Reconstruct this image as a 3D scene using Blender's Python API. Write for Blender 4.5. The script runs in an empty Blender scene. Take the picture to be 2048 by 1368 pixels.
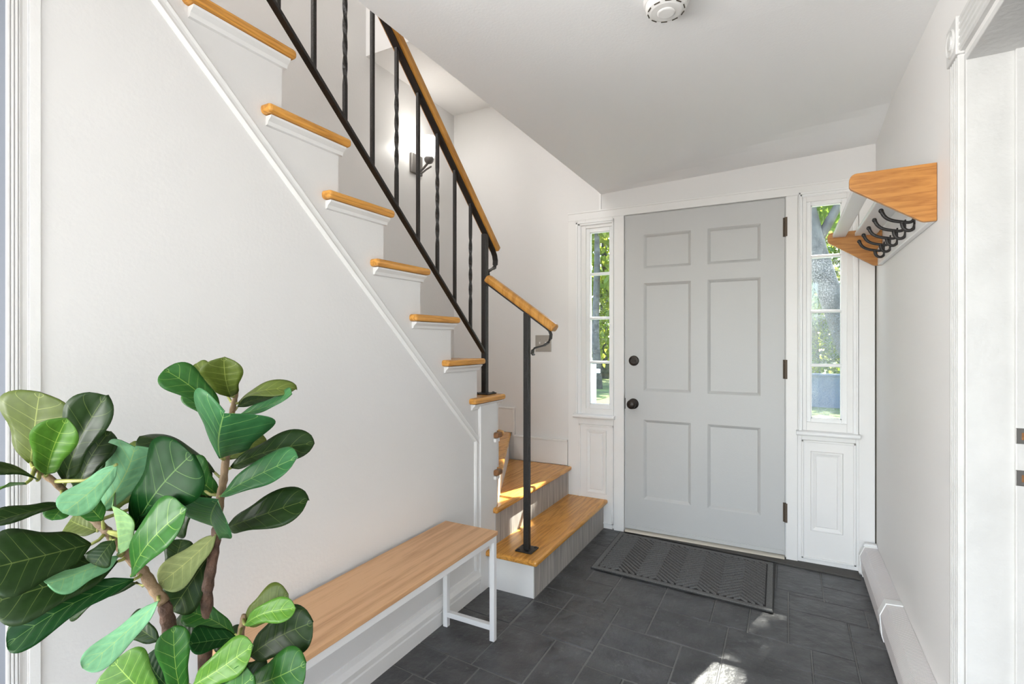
import bpy, bmesh, math, random
from mathutils import Vector, Matrix
random.seed(7)
scene = bpy.context.scene
C = scene.collection
PI = math.pi

# ------------------------------------------------------------------ camera
F, YAW, CAMZ = 1033.0, math.radians(28.05), 1.235
cam_d = bpy.data.cameras.new('camera'); cam_d.sensor_width = 36; cam_d.lens = F / 2048 * 36
cam_d.clip_start = .02; cam_d.clip_end = 300
cam = bpy.data.objects.new('camera', cam_d); C.objects.link(cam)
cam.location = (0, 0, CAMZ); cam.rotation_euler = (PI / 2, 0, YAW)
scene.camera = cam

# ------------------------------------------------------------------ light
world = bpy.data.worlds.new('world'); scene.world = world; world.use_nodes = True
wn = world.node_tree.nodes; wl = world.node_tree.links
sky = wn.new('ShaderNodeTexSky'); sky.sky_type = 'NISHITA'; sky.sun_disc = False
sky.sun_elevation = math.radians(48); sky.sun_rotation = math.radians(17)
wl.new(sky.outputs[0], wn['Background'].inputs[0]); wn['Background'].inputs[1].default_value = 1.4
sd = bpy.data.lights.new('sun', 'SUN'); sd.energy = 32.0; sd.angle = math.radians(.53); sd.color = (1, .95, .87)
so = bpy.data.objects.new('sun', sd); C.objects.link(so)
so.rotation_euler = Vector((-.26, -.85, -1)).to_track_quat('-Z', 'Y').to_euler()

def area(name, loc, direction, sx, sy, power, col=(1, 1, 1)):
    l = bpy.data.lights.new(name, 'AREA'); l.shape = 'RECTANGLE'; l.size = sx; l.size_y = sy
    l.energy = power; l.color = col
    o = bpy.data.objects.new(name, l); C.objects.link(o); o.location = loc
    o.rotation_euler = Vector(direction).to_track_quat('-Z', 'Y').to_euler()
    return o
area('fill_light_back', (-.70, -2.42, 1.0), (0, 1, .40), 1.2, 1.9, 62, (1, .98, .95))  # added fill lamp behind the viewer, standing in for an invented window
area('fill_light_right_room', (3.1, .9, 1.3), (-1, 0, 0), 2.4, 1.7, 18, (1, .98, .95))  # added fill through the right doorway; no window is built here
area('fill_light_left_room', (-3.0, -2.0, 1.0), (1, .7, .40), 1.5, 1.9, 205, (1, .99, .97))  # added fill aimed at the right wall, free-standing in the unseen room
area('fill_light_upper_hall', (-1.7, -.9, 3.6), (0, 1, -.1), .9, 1.3, 44, (1, .98, .96))  # added fill from above the stairs; its window is invented

scene.view_settings.view_transform = 'Standard'
scene.view_settings.look = 'None'
scene.view_settings.gamma = 1
scene.view_settings.use_curve_mapping = False
scene.view_settings.exposure = 0.15

# ------------------------------------------------------------------ projection helpers for measuring the place
RX, RY = math.cos(YAW), math.sin(YAW)
def at_depth(px, py, dep):
    l = (px - 1024) / F * dep
    return Vector((l * RX - dep * RY, l * RY + dep * RX, CAMZ - (py - 683.5) / F * dep))

# ------------------------------------------------------------------ materials
MATS = {}
def mat(name, col, rough=.5, bump=0, bscale=60, var=0, vscale=3, metal=0, spec=.5, emis=None, coat=0):
    m = bpy.data.materials.new(name); m.use_nodes = True
    n = m.node_tree.nodes; l = m.node_tree.links; b = n['Principled BSDF']
    b.inputs['Base Color'].default_value = (*col, 1); b.inputs['Roughness'].default_value = rough
    b.inputs['Metallic'].default_value = metal; b.inputs['Specular IOR Level'].default_value = spec
    b.inputs['Coat Weight'].default_value = coat
    if emis:
        b.inputs['Emission Color'].default_value = (*emis[0], 1); b.inputs['Emission Strength'].default_value = emis[1]
    tc = n.new('ShaderNodeTexCoord')
    if var:
        t = n.new('ShaderNodeTexNoise'); t.inputs['Scale'].default_value = vscale; t.inputs['Detail'].default_value = 6
        l.new(tc.outputs['Object'], t.inputs['Vector'])
        r = n.new('ShaderNodeValToRGB'); r.color_ramp.elements[0].position = .3; r.color_ramp.elements[1].position = .7
        r.color_ramp.elements[0].color = (*[c * (1 - var) for c in col], 1)
        r.color_ramp.elements[1].color = (*[min(1, c * (1 + var)) for c in col], 1)
        l.new(t.outputs[0], r.inputs[0]); l.new(r.outputs[0], b.inputs['Base Color'])
    if bump:
        t2 = n.new('ShaderNodeTexNoise'); t2.inputs['Scale'].default_value = bscale; t2.inputs['Detail'].default_value = 4
        l.new(tc.outputs['Object'], t2.inputs['Vector'])
        bp = n.new('ShaderNodeBump'); bp.inputs['Strength'].default_value = bump; bp.inputs['Distance'].default_value = .01
        l.new(t2.outputs[0], bp.inputs['Height']); l.new(bp.outputs[0], b.inputs['Normal'])
    MATS[name] = m
    return m

def wood(name, c_dark, c_light, stretch=(14, 1.2, 14), rough=.35, ring=2.2, pores=.5):
    m = mat(name, c_light, rough); n = m.node_tree.nodes; l = m.node_tree.links; b = n['Principled BSDF']
    tc = n.new('ShaderNodeTexCoord'); mp = n.new('ShaderNodeMapping'); mp.inputs['Scale'].default_value = stretch
    l.new(tc.outputs['Object'], mp.inputs['Vector'])
    nz = n.new('ShaderNodeTexNoise'); nz.inputs['Scale'].default_value = .55; nz.inputs['Detail'].default_value = 3
    l.new(mp.outputs[0], nz.inputs['Vector'])
    mul = n.new('ShaderNodeMath'); mul.operation = 'MULTIPLY'; mul.inputs[1].default_value = ring * 8
    l.new(nz.outputs[0], mul.inputs[0])
    fr = n.new('ShaderNodeMath'); fr.operation = 'PINGPONG'; fr.inputs[1].default_value = 1.0
    l.new(mul.outputs[0], fr.inputs[0])
    mp2 = n.new('ShaderNodeMapping'); mp2.inputs['Scale'].default_value = [s * 9 for s in stretch]
    l.new(tc.outputs['Object'], mp2.inputs['Vector'])
    n2 = n.new('ShaderNodeTexNoise'); n2.inputs['Scale'].default_value = 1.4; n2.inputs['Detail'].default_value = 2
    l.new(mp2.outputs[0], n2.inputs['Vector'])
    mx = n.new('ShaderNodeMix'); mx.data_type = 'FLOAT'; mx.inputs[0].default_value = pores
    l.new(fr.outputs[0], mx.inputs[2]); l.new(n2.outputs[0], mx.inputs[3])
    r = n.new('ShaderNodeValToRGB')
    r.color_ramp.elements[0].position = .15; r.color_ramp.elements[1].position = .62
    r.color_ramp.elements[0].color = (*c_dark, 1); r.color_ramp.elements[1].color = (*c_light, 1)
    l.new(mx.outputs[0], r.inputs[0]); l.new(r.outputs[0], b.inputs['Base Color'])
    bp = n.new('ShaderNodeBump'); bp.inputs['Strength'].default_value = .08; bp.inputs['Distance'].default_value = .004
    l.new(mx.outputs[0], bp.inputs['Height']); l.new(bp.outputs[0], b.inputs['Normal'])
    return m

WHITE = mat('wall_paint', (.755, .742, .728), .55, .05, 90, .012, 1.6)
WHITE2 = mat('stairwell_paint', (.78, .77, .755), .35, .08, 60)
CEIL = mat('ceiling_paint', (.90, .90, .898), .7, .06, 120)
JAMB = mat('doorway_paint_dimmed', (.60, .597, .585), .45, .15, 60, .05, 9)  # greyer, scuffed trim white, darkened partly to offset strong light on the jamb
TRIM = mat('trim_paint', (.80, .79, .775), .38, .05, 120, .015, 5)
SASH = mat('sash_paint', (.83, .83, .825), .35)
DOORM = mat('door_paint', (.52, .52, .513), .42, .06, 140)
DARKGAP = mat('dark_gap', (.06, .05, .035), .9)
IRON = mat('black_iron', (.022, .02, .019), .42, .25, 160, metal=.2)
BRONZE = mat('bronze', (.035, .028, .024), .35, metal=.6)
RUST = mat('hinge_metal', (.10, .075, .055), .5, .3, 200, metal=.6)
OAK = wood('oak_tread', (.42, .17, .026), (.74, .35, .068), (24, 1.6, 24), .26, 2.4, .6)
OAKX = wood('oak_end', (.11, .045, .012), (.26, .11, .035), (14, 3, 14), .45, 2.0, .6)
OAKR = wood('oak_rail', (.36, .15, .026), (.60, .29, .065), (16, 1.6, 2.4), .3, 1.3, .6)
OAKS = wood('oak_rack', (.29, .10, .014), (.46, .20, .042), (2.4, 14, 30), .4, 2.2, .6)
BENCHW = wood('bench_laminate', (.48, .25, .115), (.68, .40, .21), (18, 1.0, 18), .4, 1.2, .6)
METALW = mat('white_metal', (.80, .80, .80), .3)
BEIGE = mat('switch_metal', (.42, .39, .35), .35, metal=.3)
HEAT = mat('heater_enamel', (.80, .80, .79), .3)
PLASTIC = mat('detector_plastic', (.76, .75, .73), .45)
STEEL = mat('strike_steel', (.28, .27, .26), .35, metal=.8)
RAWWOOD = mat('raw_wood', (.22, .10, .035), .8, .3, 80, .3, 40)
SLATE = mat('slate', (.07, .071, .074), .4, .9, 18, .35, 9)
GROUT = mat('grout', (.19, .188, .184), .9, .3, 200)
SILLDK = mat('threshold_dark', (.055, .05, .043), .6, .2, 60)
ALU = mat('threshold_alu', (.62, .58, .5), .35, metal=.4)
MATR = mat('doormat_fibre_lightened', (.20, .20, .198), .95, .8, 500, .35, 260)  # rib relief put into the colour, lighter on top and darker below
MATM = mat('doormat_rubber_darkened', (.055, .055, .054), .95, .8, 500, .35, 260)
BARK1 = mat('plant_bark', (.085, .045, .028), .8, .9, 70, .5, 40)
BARK2 = mat('plant_stem', (.20, .13, .07), .7, .5, 60, .35, 30)
PETI = mat('petiole', (.26, .27, .07), .5, 0, 1, .3, 30)
SOIL = mat('soil', (.03, .022, .015), .95, .9, 60)
POT = mat('planter', (.35, .34, .33), .6, .2, 40)
TBARK = mat('tree_bark', (.11, .10, .09), .9, .9, 14, .45, 6)
GRASS = mat('lawn_grass', (.10, .13, .03), .95, .6, 30, .5, .9)
ASPH = mat('driveway', (.25, .25, .27), .9, .3, 40, .25, 1.2)
BLUEW = mat('blue_grey_paint', (.11, .13, .17), .7, .1, 20, .15, 3)
POSTW = mat('sign_post_paint', (.62, .70, .80), .6)
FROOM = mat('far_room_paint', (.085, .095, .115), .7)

# slate: scratches
def slate_extra():
    m = SLATE; n = m.node_tree.nodes; l = m.node_tree.links; b = n['Principled BSDF']
    src = b.inputs['Base Color'].links[0].from_socket
    tc = n.new('ShaderNodeTexCoord')
    w = n.new('ShaderNodeTexNoise'); w.inputs['Scale'].default_value = 22; w.inputs['Detail'].default_value = 9; w.inputs['Roughness'].default_value = .75
    l.new(tc.outputs['Object'], w.inputs['Vector'])
    r = n.new('ShaderNodeValToRGB'); r.color_ramp.elements[0].position = .57; r.color_ramp.elements[1].position = .70
    r.color_ramp.elements[0].color = (0, 0, 0, 1); r.color_ramp.elements[1].color = (.6, .6, .6, 1)
    l.new(w.outputs[0], r.inputs[0])
    mx = n.new('ShaderNodeMix'); mx.data_type = 'RGBA'
    l.new(r.outputs[0], mx.inputs[0]); l.new(src, mx.inputs[6]); mx.inputs[7].default_value = (.20, .20, .20, 1)
    l.new(mx.outputs[2], b.inputs['Base Color'])
slate_extra()

def riser_paper():
    m = mat('riser_paper', (.4, .37, .33), .6); n = m.node_tree.nodes; l = m.node_tree.links; b = n['Principled BSDF']
    tc = n.new('ShaderNodeTexCoord'); mp = n.new('ShaderNodeMapping'); mp.inputs['Scale'].default_value = (60, 60, 1.4)
    l.new(tc.outputs['Object'], mp.inputs['Vector'])
    t = n.new('ShaderNodeTexNoise'); t.inputs['Scale'].default_value = 2.4; t.inputs['Detail'].default_value = 3
    l.new(mp.outputs[0], t.inputs['Vector'])
    r = n.new('ShaderNodeValToRGB'); e = r.color_ramp.elements
    e[0].position = .34; e[0].color = (.27, .25, .24, 1); e[1].position = .68; e[1].color = (.62, .59, .55, 1)
    x = e.new(.5); x.color = (.42, .385, .35, 1)
    l.new(t.outputs[0], r.inputs[0]); l.new(r.outputs[0], b.inputs['Base Color'])
    return m
RISERP = riser_paper()

def perforated():
    m = mat('heater_perforated', (.8, .8, .79), .35); n = m.node_tree.nodes; l = m.node_tree.links; b = n['Principled BSDF']
    tc = n.new('ShaderNodeTexCoord'); w = n.new('ShaderNodeTexWave'); w.bands_direction = 'Y'; w.inputs['Scale'].default_value = 36
    l.new(tc.outputs['Object'], w.inputs['Vector'])
    r = n.new('ShaderNodeValToRGB'); r.color_ramp.elements[0].position = .12; r.color_ramp.elements[1].position = .38
    r.color_ramp.elements[0].color = (.5, .5, .5, 1); r.color_ramp.elements[1].color = (.88, .82, .81, 1)
    l.new(w.outputs['Color'], r.inputs[0]); l.new(r.outputs[0], b.inputs['Base Color'])
    bp = n.new('ShaderNodeBump'); bp.inputs['Strength'].default_value = .5; bp.inputs['Distance'].default_value = .003
    l.new(w.outputs['Color'], bp.inputs['Height']); l.new(bp.outputs[0], b.inputs['Normal'])
    return m
PERF = perforated()

def glass(name, dust, lo, hi, scale=160):
    """window pane: clear glass with dried-on dust specks"""
    m = bpy.data.materials.new(name); m.use_nodes = True; n = m.node_tree.nodes; l = m.node_tree.links
    n.remove(n['Principled BSDF']); out = n['Material Output']
    tr = n.new('ShaderNodeBsdfTransparent'); gl = n.new('ShaderNodeBsdfGlossy'); gl.inputs['Roughness'].default_value = .03
    tr.inputs[0].default_value = (.95, .97, .96, 1)
    
    m1 = n.new('ShaderNodeMixShader'); m1.inputs[0].default_value = .04; l.new(tr.outputs[0], m1.inputs[1]); l.new(gl.outputs[0], m1.inputs[2])
    df = n.new('ShaderNodeBsdfTranslucent'); df.inputs[0].default_value = (.30, .33, .37, 1)
    d2 = n.new('ShaderNodeBsdfDiffuse'); d2.inputs[0].default_value = (.55, .58, .62, 1)
    md = n.new('ShaderNodeMixShader'); md.inputs[0].default_value = .5; l.new(df.outputs[0], md.inputs[1]); l.new(d2.outputs[0], md.inputs[2])
    tc = n.new('ShaderNodeTexCoord'); t = n.new('ShaderNodeTexNoise'); t.inputs['Scale'].default_value = scale; t.inputs['Detail'].default_value = 5
    l.new(tc.outputs['Object'], t.inputs['Vector'])
    r = n.new('ShaderNodeMapRange'); r.inputs[1].default_value = lo; r.inputs[2].default_value = hi
    r.inputs[3].default_value = 0; r.inputs[4].default_value = dust
    l.new(t.outputs[0], r.inputs[0])
    m2 = n.new('ShaderNodeMixShader'); l.new(r.outputs[0], m2.inputs[0]); l.new(m1.outputs[0], m2.inputs[1]); l.new(md.outputs[0], m2.inputs[2])
    l.new(m2.outputs[0], out.inputs[0])
    return m
GL_CLEAR = glass('pane_clear', .25, .55, .8)
GL_D1 = glass('pane_dusty', .34, .46, .72)
GL_D2 = glass('pane_very_dusty', .6, .34, .66)
GL_D3 = glass('pane_filmed', .42, .40, .70)
GL_SHADE = glass('lamp_glass', .55, .0, .7, 10)
NICKEL = mat('sconce_metal', (.16, .15, .14), .4, metal=.4)

# ------------------------------------------------------------------ mesh builder
ORG = {}
class MB:
    def __init__(s): s.v = []; s.f = []; s.m = []; s.uv = None
    def add(s, vs, fs, mi=0):
        o = len(s.v); s.v += [Vector(p) for p in vs]; s.f += [tuple(i + o for i in f) for f in fs]; s.m += [mi] * len(fs)
        return s
    def box(s, x0, x1, y0, y1, z0, z1, mi=0):
        x0, x1 = min(x0, x1), max(x0, x1); y0, y1 = min(y0, y1), max(y0, y1); z0, z1 = min(z0, z1), max(z0, z1)
        return s.add([(x0,y0,z0),(x1,y0,z0),(x1,y1,z0),(x0,y1,z0),(x0,y0,z1),(x1,y0,z1),(x1,y1,z1),(x0,y1,z1)],
              [(0,3,2,1),(4,5,6,7),(0,1,5,4),(1,2,6,5),(2,3,7,6),(3,0,4,7)], mi)
    def prism(s, poly, lo, hi, axis, mi=0):
        """poly: 2d outline; axis 'x' -> (y,z), 'y' -> (x,z), 'z' -> (x,y)"""
        def P(a, b, c):
            return {'x': (c, a, b), 'y': (a, c, b), 'z': (a, b, c)}[axis]
        n = len(poly)
        ar = sum(poly[i][0] * poly[(i + 1) % n][1] - poly[(i + 1) % n][0] * poly[i][1] for i in range(n))
        if (ar < 0) != (axis == 'y'): poly = poly[::-1]
        vs = [P(a, b, lo) for a, b in poly] + [P(a, b, hi) for a, b in poly]
        fs = [tuple(range(n - 1, -1, -1)), tuple(range(n, 2 * n))]
        fs += [(i, (i + 1) % n, n + (i + 1) % n, n + i) for i in range(n)]
        return s.add(vs, fs, mi)
    def sweep(s, pts, prof, up=(0, 0, 1), cap=True, scale=None, twist=None, closed=False):
        """2d profile (a: side, b: up) carried along pts"""
        pts = [Vector(p) for p in pts]; n = len(pts); k = len(prof); base = len(s.v); up = Vector(up)
        for i, p in enumerate(pts):
            if closed: t = pts[(i + 1) % n] - pts[i - 1]
            else: t = (pts[min(i + 1, n - 1)] - pts[max(i - 1, 0)])
            t.normalize(); u = up - t * up.dot(t)
            if u.length < 1e-4: u = Vector((1, 0, 0)) - t * t.x
            u.normalize(); sd_ = t.cross(u); sc = scale[i] if scale else 1; tw = twist[i] if twist else 0
            c_, s_ = math.cos(tw), math.sin(tw)
            for a, b in prof:
                s.v.append(p + sd_ * ((a * c_ - b * s_) * sc) + u * ((a * s_ + b * c_) * sc))
        for i in range(n if closed else n - 1):
            i2 = (i + 1) % n
            for j in range(k):
                j2 = (j + 1) % k
                s.f.append((base + i * k + j, base + i * k + j2, base + i2 * k + j2, base + i2 * k + j)); s.m.append(0)
        if cap and not closed:
            s.f.append(tuple(base + j for j in range(k - 1, -1, -1))); s.m.append(0)
            s.f.append(tuple(base + (n - 1) * k + j for j in range(k))); s.m.append(0)
        return s
    def tube(s, pts, r, k=8, up=(0, 0, 1), radii=None, closed=False):
        prof = [(math.cos(2 * PI * j / k) * r, math.sin(2 * PI * j / k) * r) for j in range(k)]
        return s.sweep(pts, prof, up, scale=[x / r for x in radii] if radii else None, closed=closed)
    def lathe(s, c, axis, prof, k=20):
        """prof: list of (radius, along)"""
        ax = Vector(axis).normalized(); u = Vector((0, 0, 1)) if abs(ax.z) < .9 else Vector((1, 0, 0))
        u = (u - ax * u.dot(ax)).normalized(); w = ax.cross(u); c = Vector(c); base = len(s.v); n = len(prof)
        for r, h in prof:
            for j in range(k):
                a = 2 * PI * j / k; s.v.append(c + ax * h + u * (math.cos(a) * r) + w * (math.sin(a) * r))
        for i in range(n - 1):
            for j in range(k):
                j2 = (j + 1) % k
                s.f.append((base + i * k + j, base + i * k + j2, base + (i + 1) * k + j2, base + (i + 1) * k + j)); s.m.append(0)
        s.f.append(tuple(base + j for j in range(k - 1, -1, -1))); s.m.append(0)
        s.f.append(tuple(base + (n - 1) * k + j for j in range(k))); s.m.append(0)
        return s
    def build(s, name, mats, parent=None, bevel=0, smooth=False, seg=2, fixn=True):
        me = bpy.data.meshes.new(name)
        org = ORG.get(parent.name, Vector()) if parent else Vector()
        me.from_pydata([p - org for p in s.v], [], s.f)
        if not isinstance(mats, (list, tuple)): mats = [mats]
        for mm in mats: me.materials.append(mm)
        for p, mi in zip(me.polygons, s.m): p.material_index = mi; p.use_smooth = smooth
        if s.uv:
            ul = me.uv_layers.new(name='UVMap')
            for lp in me.loops: ul.data[lp.index].uv = s.uv[lp.vertex_index]
        if fixn:
            bm = bmesh.new(); bm.from_mesh(me); bmesh.ops.recalc_face_normals(bm, faces=bm.faces[:]); bm.to_mesh(me); bm.free()
        me.update()
        o = bpy.data.objects.new(name, me); C.objects.link(o)
        if parent: o.parent = parent
        ORG[o.name] = Vector() if not parent else org
        if bevel:
            b = o.modifiers.new('bevel', 'BEVEL'); b.width = bevel; b.segments = seg; b.limit_method = 'ANGLE'
        return o
def empty(name, loc):
    o = bpy.data.objects.new(name, None); C.objects.link(o); o.location = loc; o.empty_display_size = .05
    ORG[o.name] = Vector(loc); return o
def tag(o, label=None, cat=None, group=None, kind=None):
    if label: o['label'] = label
    if cat: o['category'] = cat
    if group: o['group'] = group
    if kind: o['kind'] = kind
    return o
def struct(o, label=None, cat=None):
    return tag(o, label, cat, kind='structure')

WX = -1.345      # face of the wall under the stairs
RW = .415        # face of the right wall
FY = 3.33        # face of the front wall
SX = -2.285      # far wall of the stairwell

# ------------------------------------------------------------------ floor
def ysk(x, y): return y - .065 * (x + .685)     # the tiling is laid a little askew to the door wall
fl = MB().box(-3.6, 3.3, -2.6, 3.45, -.12, -.0026).build('floor', GROUT)
struct(fl, 'dark grey slate tile floor of the entry hall', 'floor')
A_, B_, C_, E_, F_, G_, H_, I_, J_, K_ = 2.203, 1.968, 2.037, 1.65, 1.49, 2.355, 2.445, 2.275, 2.755, 2.918
tiles = [(-1.345,-1.075,B_,2.5),(-1.345,-1.07,E_,B_),(-1.345,-1.177,F_,E_),(-1.177,-1.03,F_,E_),(-1.345,-1.23,1.26,F_),(-1.23,-1.03,1.33,F_),
 (-1.07,-.847,E_,B_),(-1.07,-.92,B_,A_),(-.92,-.685,B_,A_),(-.847,-.685,1.62,B_),(-1.075,-.92,A_,G_),(-.92,-.685,A_,G_),
 (-1.075,-.767,G_,2.53),(-1.075,-.92,2.53,2.765),(-.92,-.767,2.53,2.765),(-1.075,-.767,2.765,3.0),(-1.075,-.767,3.0,3.31),
 (-.685,-.53,A_,G_),(-.767,-.53,G_,2.64),(-.53,-.225,A_,H_),(-.53,-.30,H_,2.70),(-.767,-.53,2.64,2.95),(-.53,-.30,2.70,2.95),(-.767,-.45,2.95,3.3),(-.45,-.05,2.95,3.32),
 (-.30,-.15,H_,2.72),(-.15,.005,H_,2.72),(-.30,.005,2.72,2.95),(.005,.235,H_,J_),(.005,.313,J_,K_),(.313,RW,J_,K_),(.235,RW,2.6,J_),(.235,RW,2.28,2.6),
 (-.05,.156,2.95,3.3),(.005,.156,K_,2.95),(.156,RW,K_,3.09),(.156,RW,3.09,3.36),(-.225,.085,I_,H_),(.085,.235,I_,H_),(-.225,.085,1.97,I_),(.085,.235,1.97,I_),(.235,RW,1.97,2.28),
 (-.38,-.225,1.945,A_),(-.685,-.38,C_,A_),(-.685,-.38,1.873,C_),(-.53,-.38,1.56,1.873),(-.685,-.53,1.62,1.873),(-.38,-.225,1.62,1.945),
 (-.225,.085,1.62,1.97),(.085,RW,1.62,1.97),(-1.03,-.847,1.33,E_),(-.847,-.685,1.33,1.62),(-.685,-.38,1.33,1.56 if 0 else 1.62)]
tiles[-1] = (-.685, -.53, 1.33, 1.62); tiles += [(-.53, -.38, 1.33, 1.56), (-.38, -.225, 1.33, 1.62), (-.225, .085, 1.33, 1.62), (.085, RW, 1.33, 1.62)]
yy = 1.33; row = 0
while yy > -.6:
    h = .229 if row % 2 else .305
    x = WX - (.15 if row % 2 else 0)
    while x < RW:
        w = random.choice((.305, .229, .305, .152)); x2 = x + w
        if x2 > RW - .06: x2 = RW + .001
        if min(x2, RW) - max(x, WX) > .03: tiles.append((max(x, WX), min(x2, RW), yy - h, yy))
        x = x2
    yy -= h; row += 1
for (x0, x1, y0, y1) in tiles:
    g = .0026; z = random.uniform(-.0012, .0012); b = .0022
    def q(x, y): return (x, ysk(x, y))
    a0, a1, b0, b1 = x0 + g, x1 - g, y0 + g, y1 - g
    low = [q(a0, b0), q(a1, b0), q(a1, b1), q(a0, b1)]; top = [q(a0 + b, b0 + b), q(a1 - b, b0 + b), q(a1 - b, b1 - b), q(a0 + b, b1 - b)]
    jj = [random.uniform(-.0008, .0008) for _ in range(4)]
    vs = [(p[0], p[1], -.008) for p in low] + [(p[0], p[1], -.0025 + z) for p in low] + [(p[0], p[1], z + jj[i]) for i, p in enumerate(top)]
    fs = [(8, 9, 10, 11)] + [(i, (i + 1) % 4, 4 + (i + 1) % 4, 4 + i) for i in range(4)] + [(4 + i, 4 + (i + 1) % 4, 8 + (i + 1) % 4, 8 + i) for i in range(4)]
    MB().add(vs, fs).build('slate_tile', SLATE, fl)

# ------------------------------------------------------------------ walls and ceilings
def rise(k): return .1925 * k
def nose(k): return 2.186 - .222 * (k - 6) if k > 5 else 2.39
def rface(k): return nose(k) - .028
# wall under the stairs: stepped top
pts = [(2.325, 0), (2.325, rise(5) - .03)]
for k in range(5, 13):
    pts += [(rface(k + 1), rise(k) - .03), (rface(k + 1), rise(k + 1) - .03)]
pts = [p for p in pts if p[0] > .5] + [(.477, rise(13) - .03), (.477, 0)]
wl_ = MB().prism(pts, WX - .1, WX, 'x')
wl_.box(WX - .1, WX, -2.5, -1.62, 0, 2.4).box(WX - .1, WX, -1.62, .477, 2.03, 2.6)
struct(wl_.build('wall_left', WHITE), 'off-white wall under the open staircase', 'wall')
# front wall with openings for door and sidelights
w = MB()
wy0, wy1 = FY, FY + .14
w.box(SX - .1, -1.26, wy0, wy1, 0, 3.1).box(-1.26, -1.02, wy0, wy1, 0, .79).box(-1.26, -1.02, wy0, wy1, 2.0, 3.1)
w.box(-1.02, -.934, wy0, wy1, 0, 2.6).box(-.934, -.011, wy0, wy1, 2.058, 2.6).box(-.011, .10, wy0, wy1, 0, 2.6)
w.box(.10, .31, wy0, wy1, 0, .79).box(.10, .31, wy0, wy1, 2.02, 2.6).box(.31, 3.3, wy0, wy1, 0, 2.6)
struct(w.build('wall_front', WHITE), 'white wall around the front door', 'wall')
# right wall with doorway
w = MB().box(RW, RW + .12, 1.76, 3.33, 0, 2.6).box(RW, RW + .12, .88, 1.76, 1.985, 2.6).box(RW, RW + .12, -2.5, .88, 0, 2.6)
struct(w.build('wall_right', WHITE), 'white wall carrying the coat rack and heater', 'wall')
# stairwell far wall, upper walls
struct(MB().box(SX - .1, SX, .69, 3.33, 0, 4.7).box(SX - .1, SX, -1.1, .69, 2.56, 4.7).build('wall_stairwell', WHITE2), 'white far wall of the stairwell behind the railing', 'wall')
struct(MB().box(-1.10, -1.0, -1.1, 3.33, 2.36, 4.7).box(SX, -1.0, -1.2, -1.1, 2.3, 4.7).box(SX - .1, -1.0, -1.2, 3.4, 4.6, 4.75).build('wall_upper', WHITE2), 'white walls of the upper hall above the stairs', 'wall')
struct(MB().box(SX, -1.10, 2.38, 3.33, 2.992, 4.6).build('ceiling_stairwell', WHITE2), 'white dropped ceiling over the bottom of the stairs', 'ceiling')
# rooms out of view that hold the added fill lights
struct(MB().box(-3.6, -1.35, -2.6, -2.5, 0, 2.6).box(-1.35, .45, -2.6, -2.5, 0, .04).box(-1.35, .45, -2.6, -2.5, 2.15, 2.6).box(.45, 3.3, -2.6, -2.5, 0, 2.6).build('wall_back', WHITE), 'white wall behind the viewer with a wide added opening', 'wall')
struct(MB().box(3.2, 3.3, -2.5, 3.33, 0, 2.6).build('wall_right_room', WHITE), 'white wall of the room beyond the right doorway', 'wall')
struct(MB().box(-3.6, -3.5, -2.5, .68, 0, 2.6).box(-3.5, WX - .1, .58, .68, 0, 2.2).build('wall_left_room', FROOM), 'grey-blue wall of the room beyond the left doorway', 'wall')
# hall ceiling, slightly uneven old plaster
NX, NY = 20, 48; cv = []; cf = []
for i in range(NX + 1):
    for j in range(NY + 1):
        x = -1.10 + (RW + 1.10) * i / NX; y = -2.55 + (FY + 2.56) * (j / NY) ** .6; t = i / NX
        yc = 3.325 - .33 * max(0, x + .95); base = 2.226 + .058 * t; crease = 2.226 + .10 * t; wall = 2.222 + .066 * t
        if y < 1.8: z = base
        elif y < yc: q_ = (y - 1.8) / (yc - 1.8); z = base + (crease - base) * q_
        else: q_ = min(1, (y - yc) / max(.005, FY - yc)); z = crease + (wall - crease) * q_
        cv.append((x, y, z))
n1 = len(cv)
for p in list(cv): cv.append((p[0], p[1], 2.40))
for i in range(NX):
    for j in range(NY):
        a = i * (NY + 1) + j; cf += [(a, a + 1, a + NY + 2, a + NY + 1), (n1 + a, n1 + a + NY + 1, n1 + a + NY + 2, n1 + a + 1)]
for j in range(NY): cf += [(j, n1 + j, n1 + j + 1, j + 1)]
b_ = MB().add(cv, cf)
ceil = b_.build('ceiling', CEIL, smooth=False); struct(ceil, 'pale grey plaster ceiling of the entry hall', 'ceiling')
struct(MB().box(RW, 3.3, -2.6, 3.4, 2.45, 2.6).box(-3.6, WX, -2.6, .40, 2.42, 2.55).box(-3.6, SX, .40, .68, 2.2, 2.55).box(SX, WX - .11, .40, .57, 2.2, 2.5).box(WX, -1.1, -2.6, -1.1, 2.26, 2.5).box(SX - .1, -1.0, -1.1, .42, 2.5, 2.66).build('ceiling_side_rooms', CEIL), 'plain ceilings of the adjoining rooms', 'ceiling')

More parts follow.
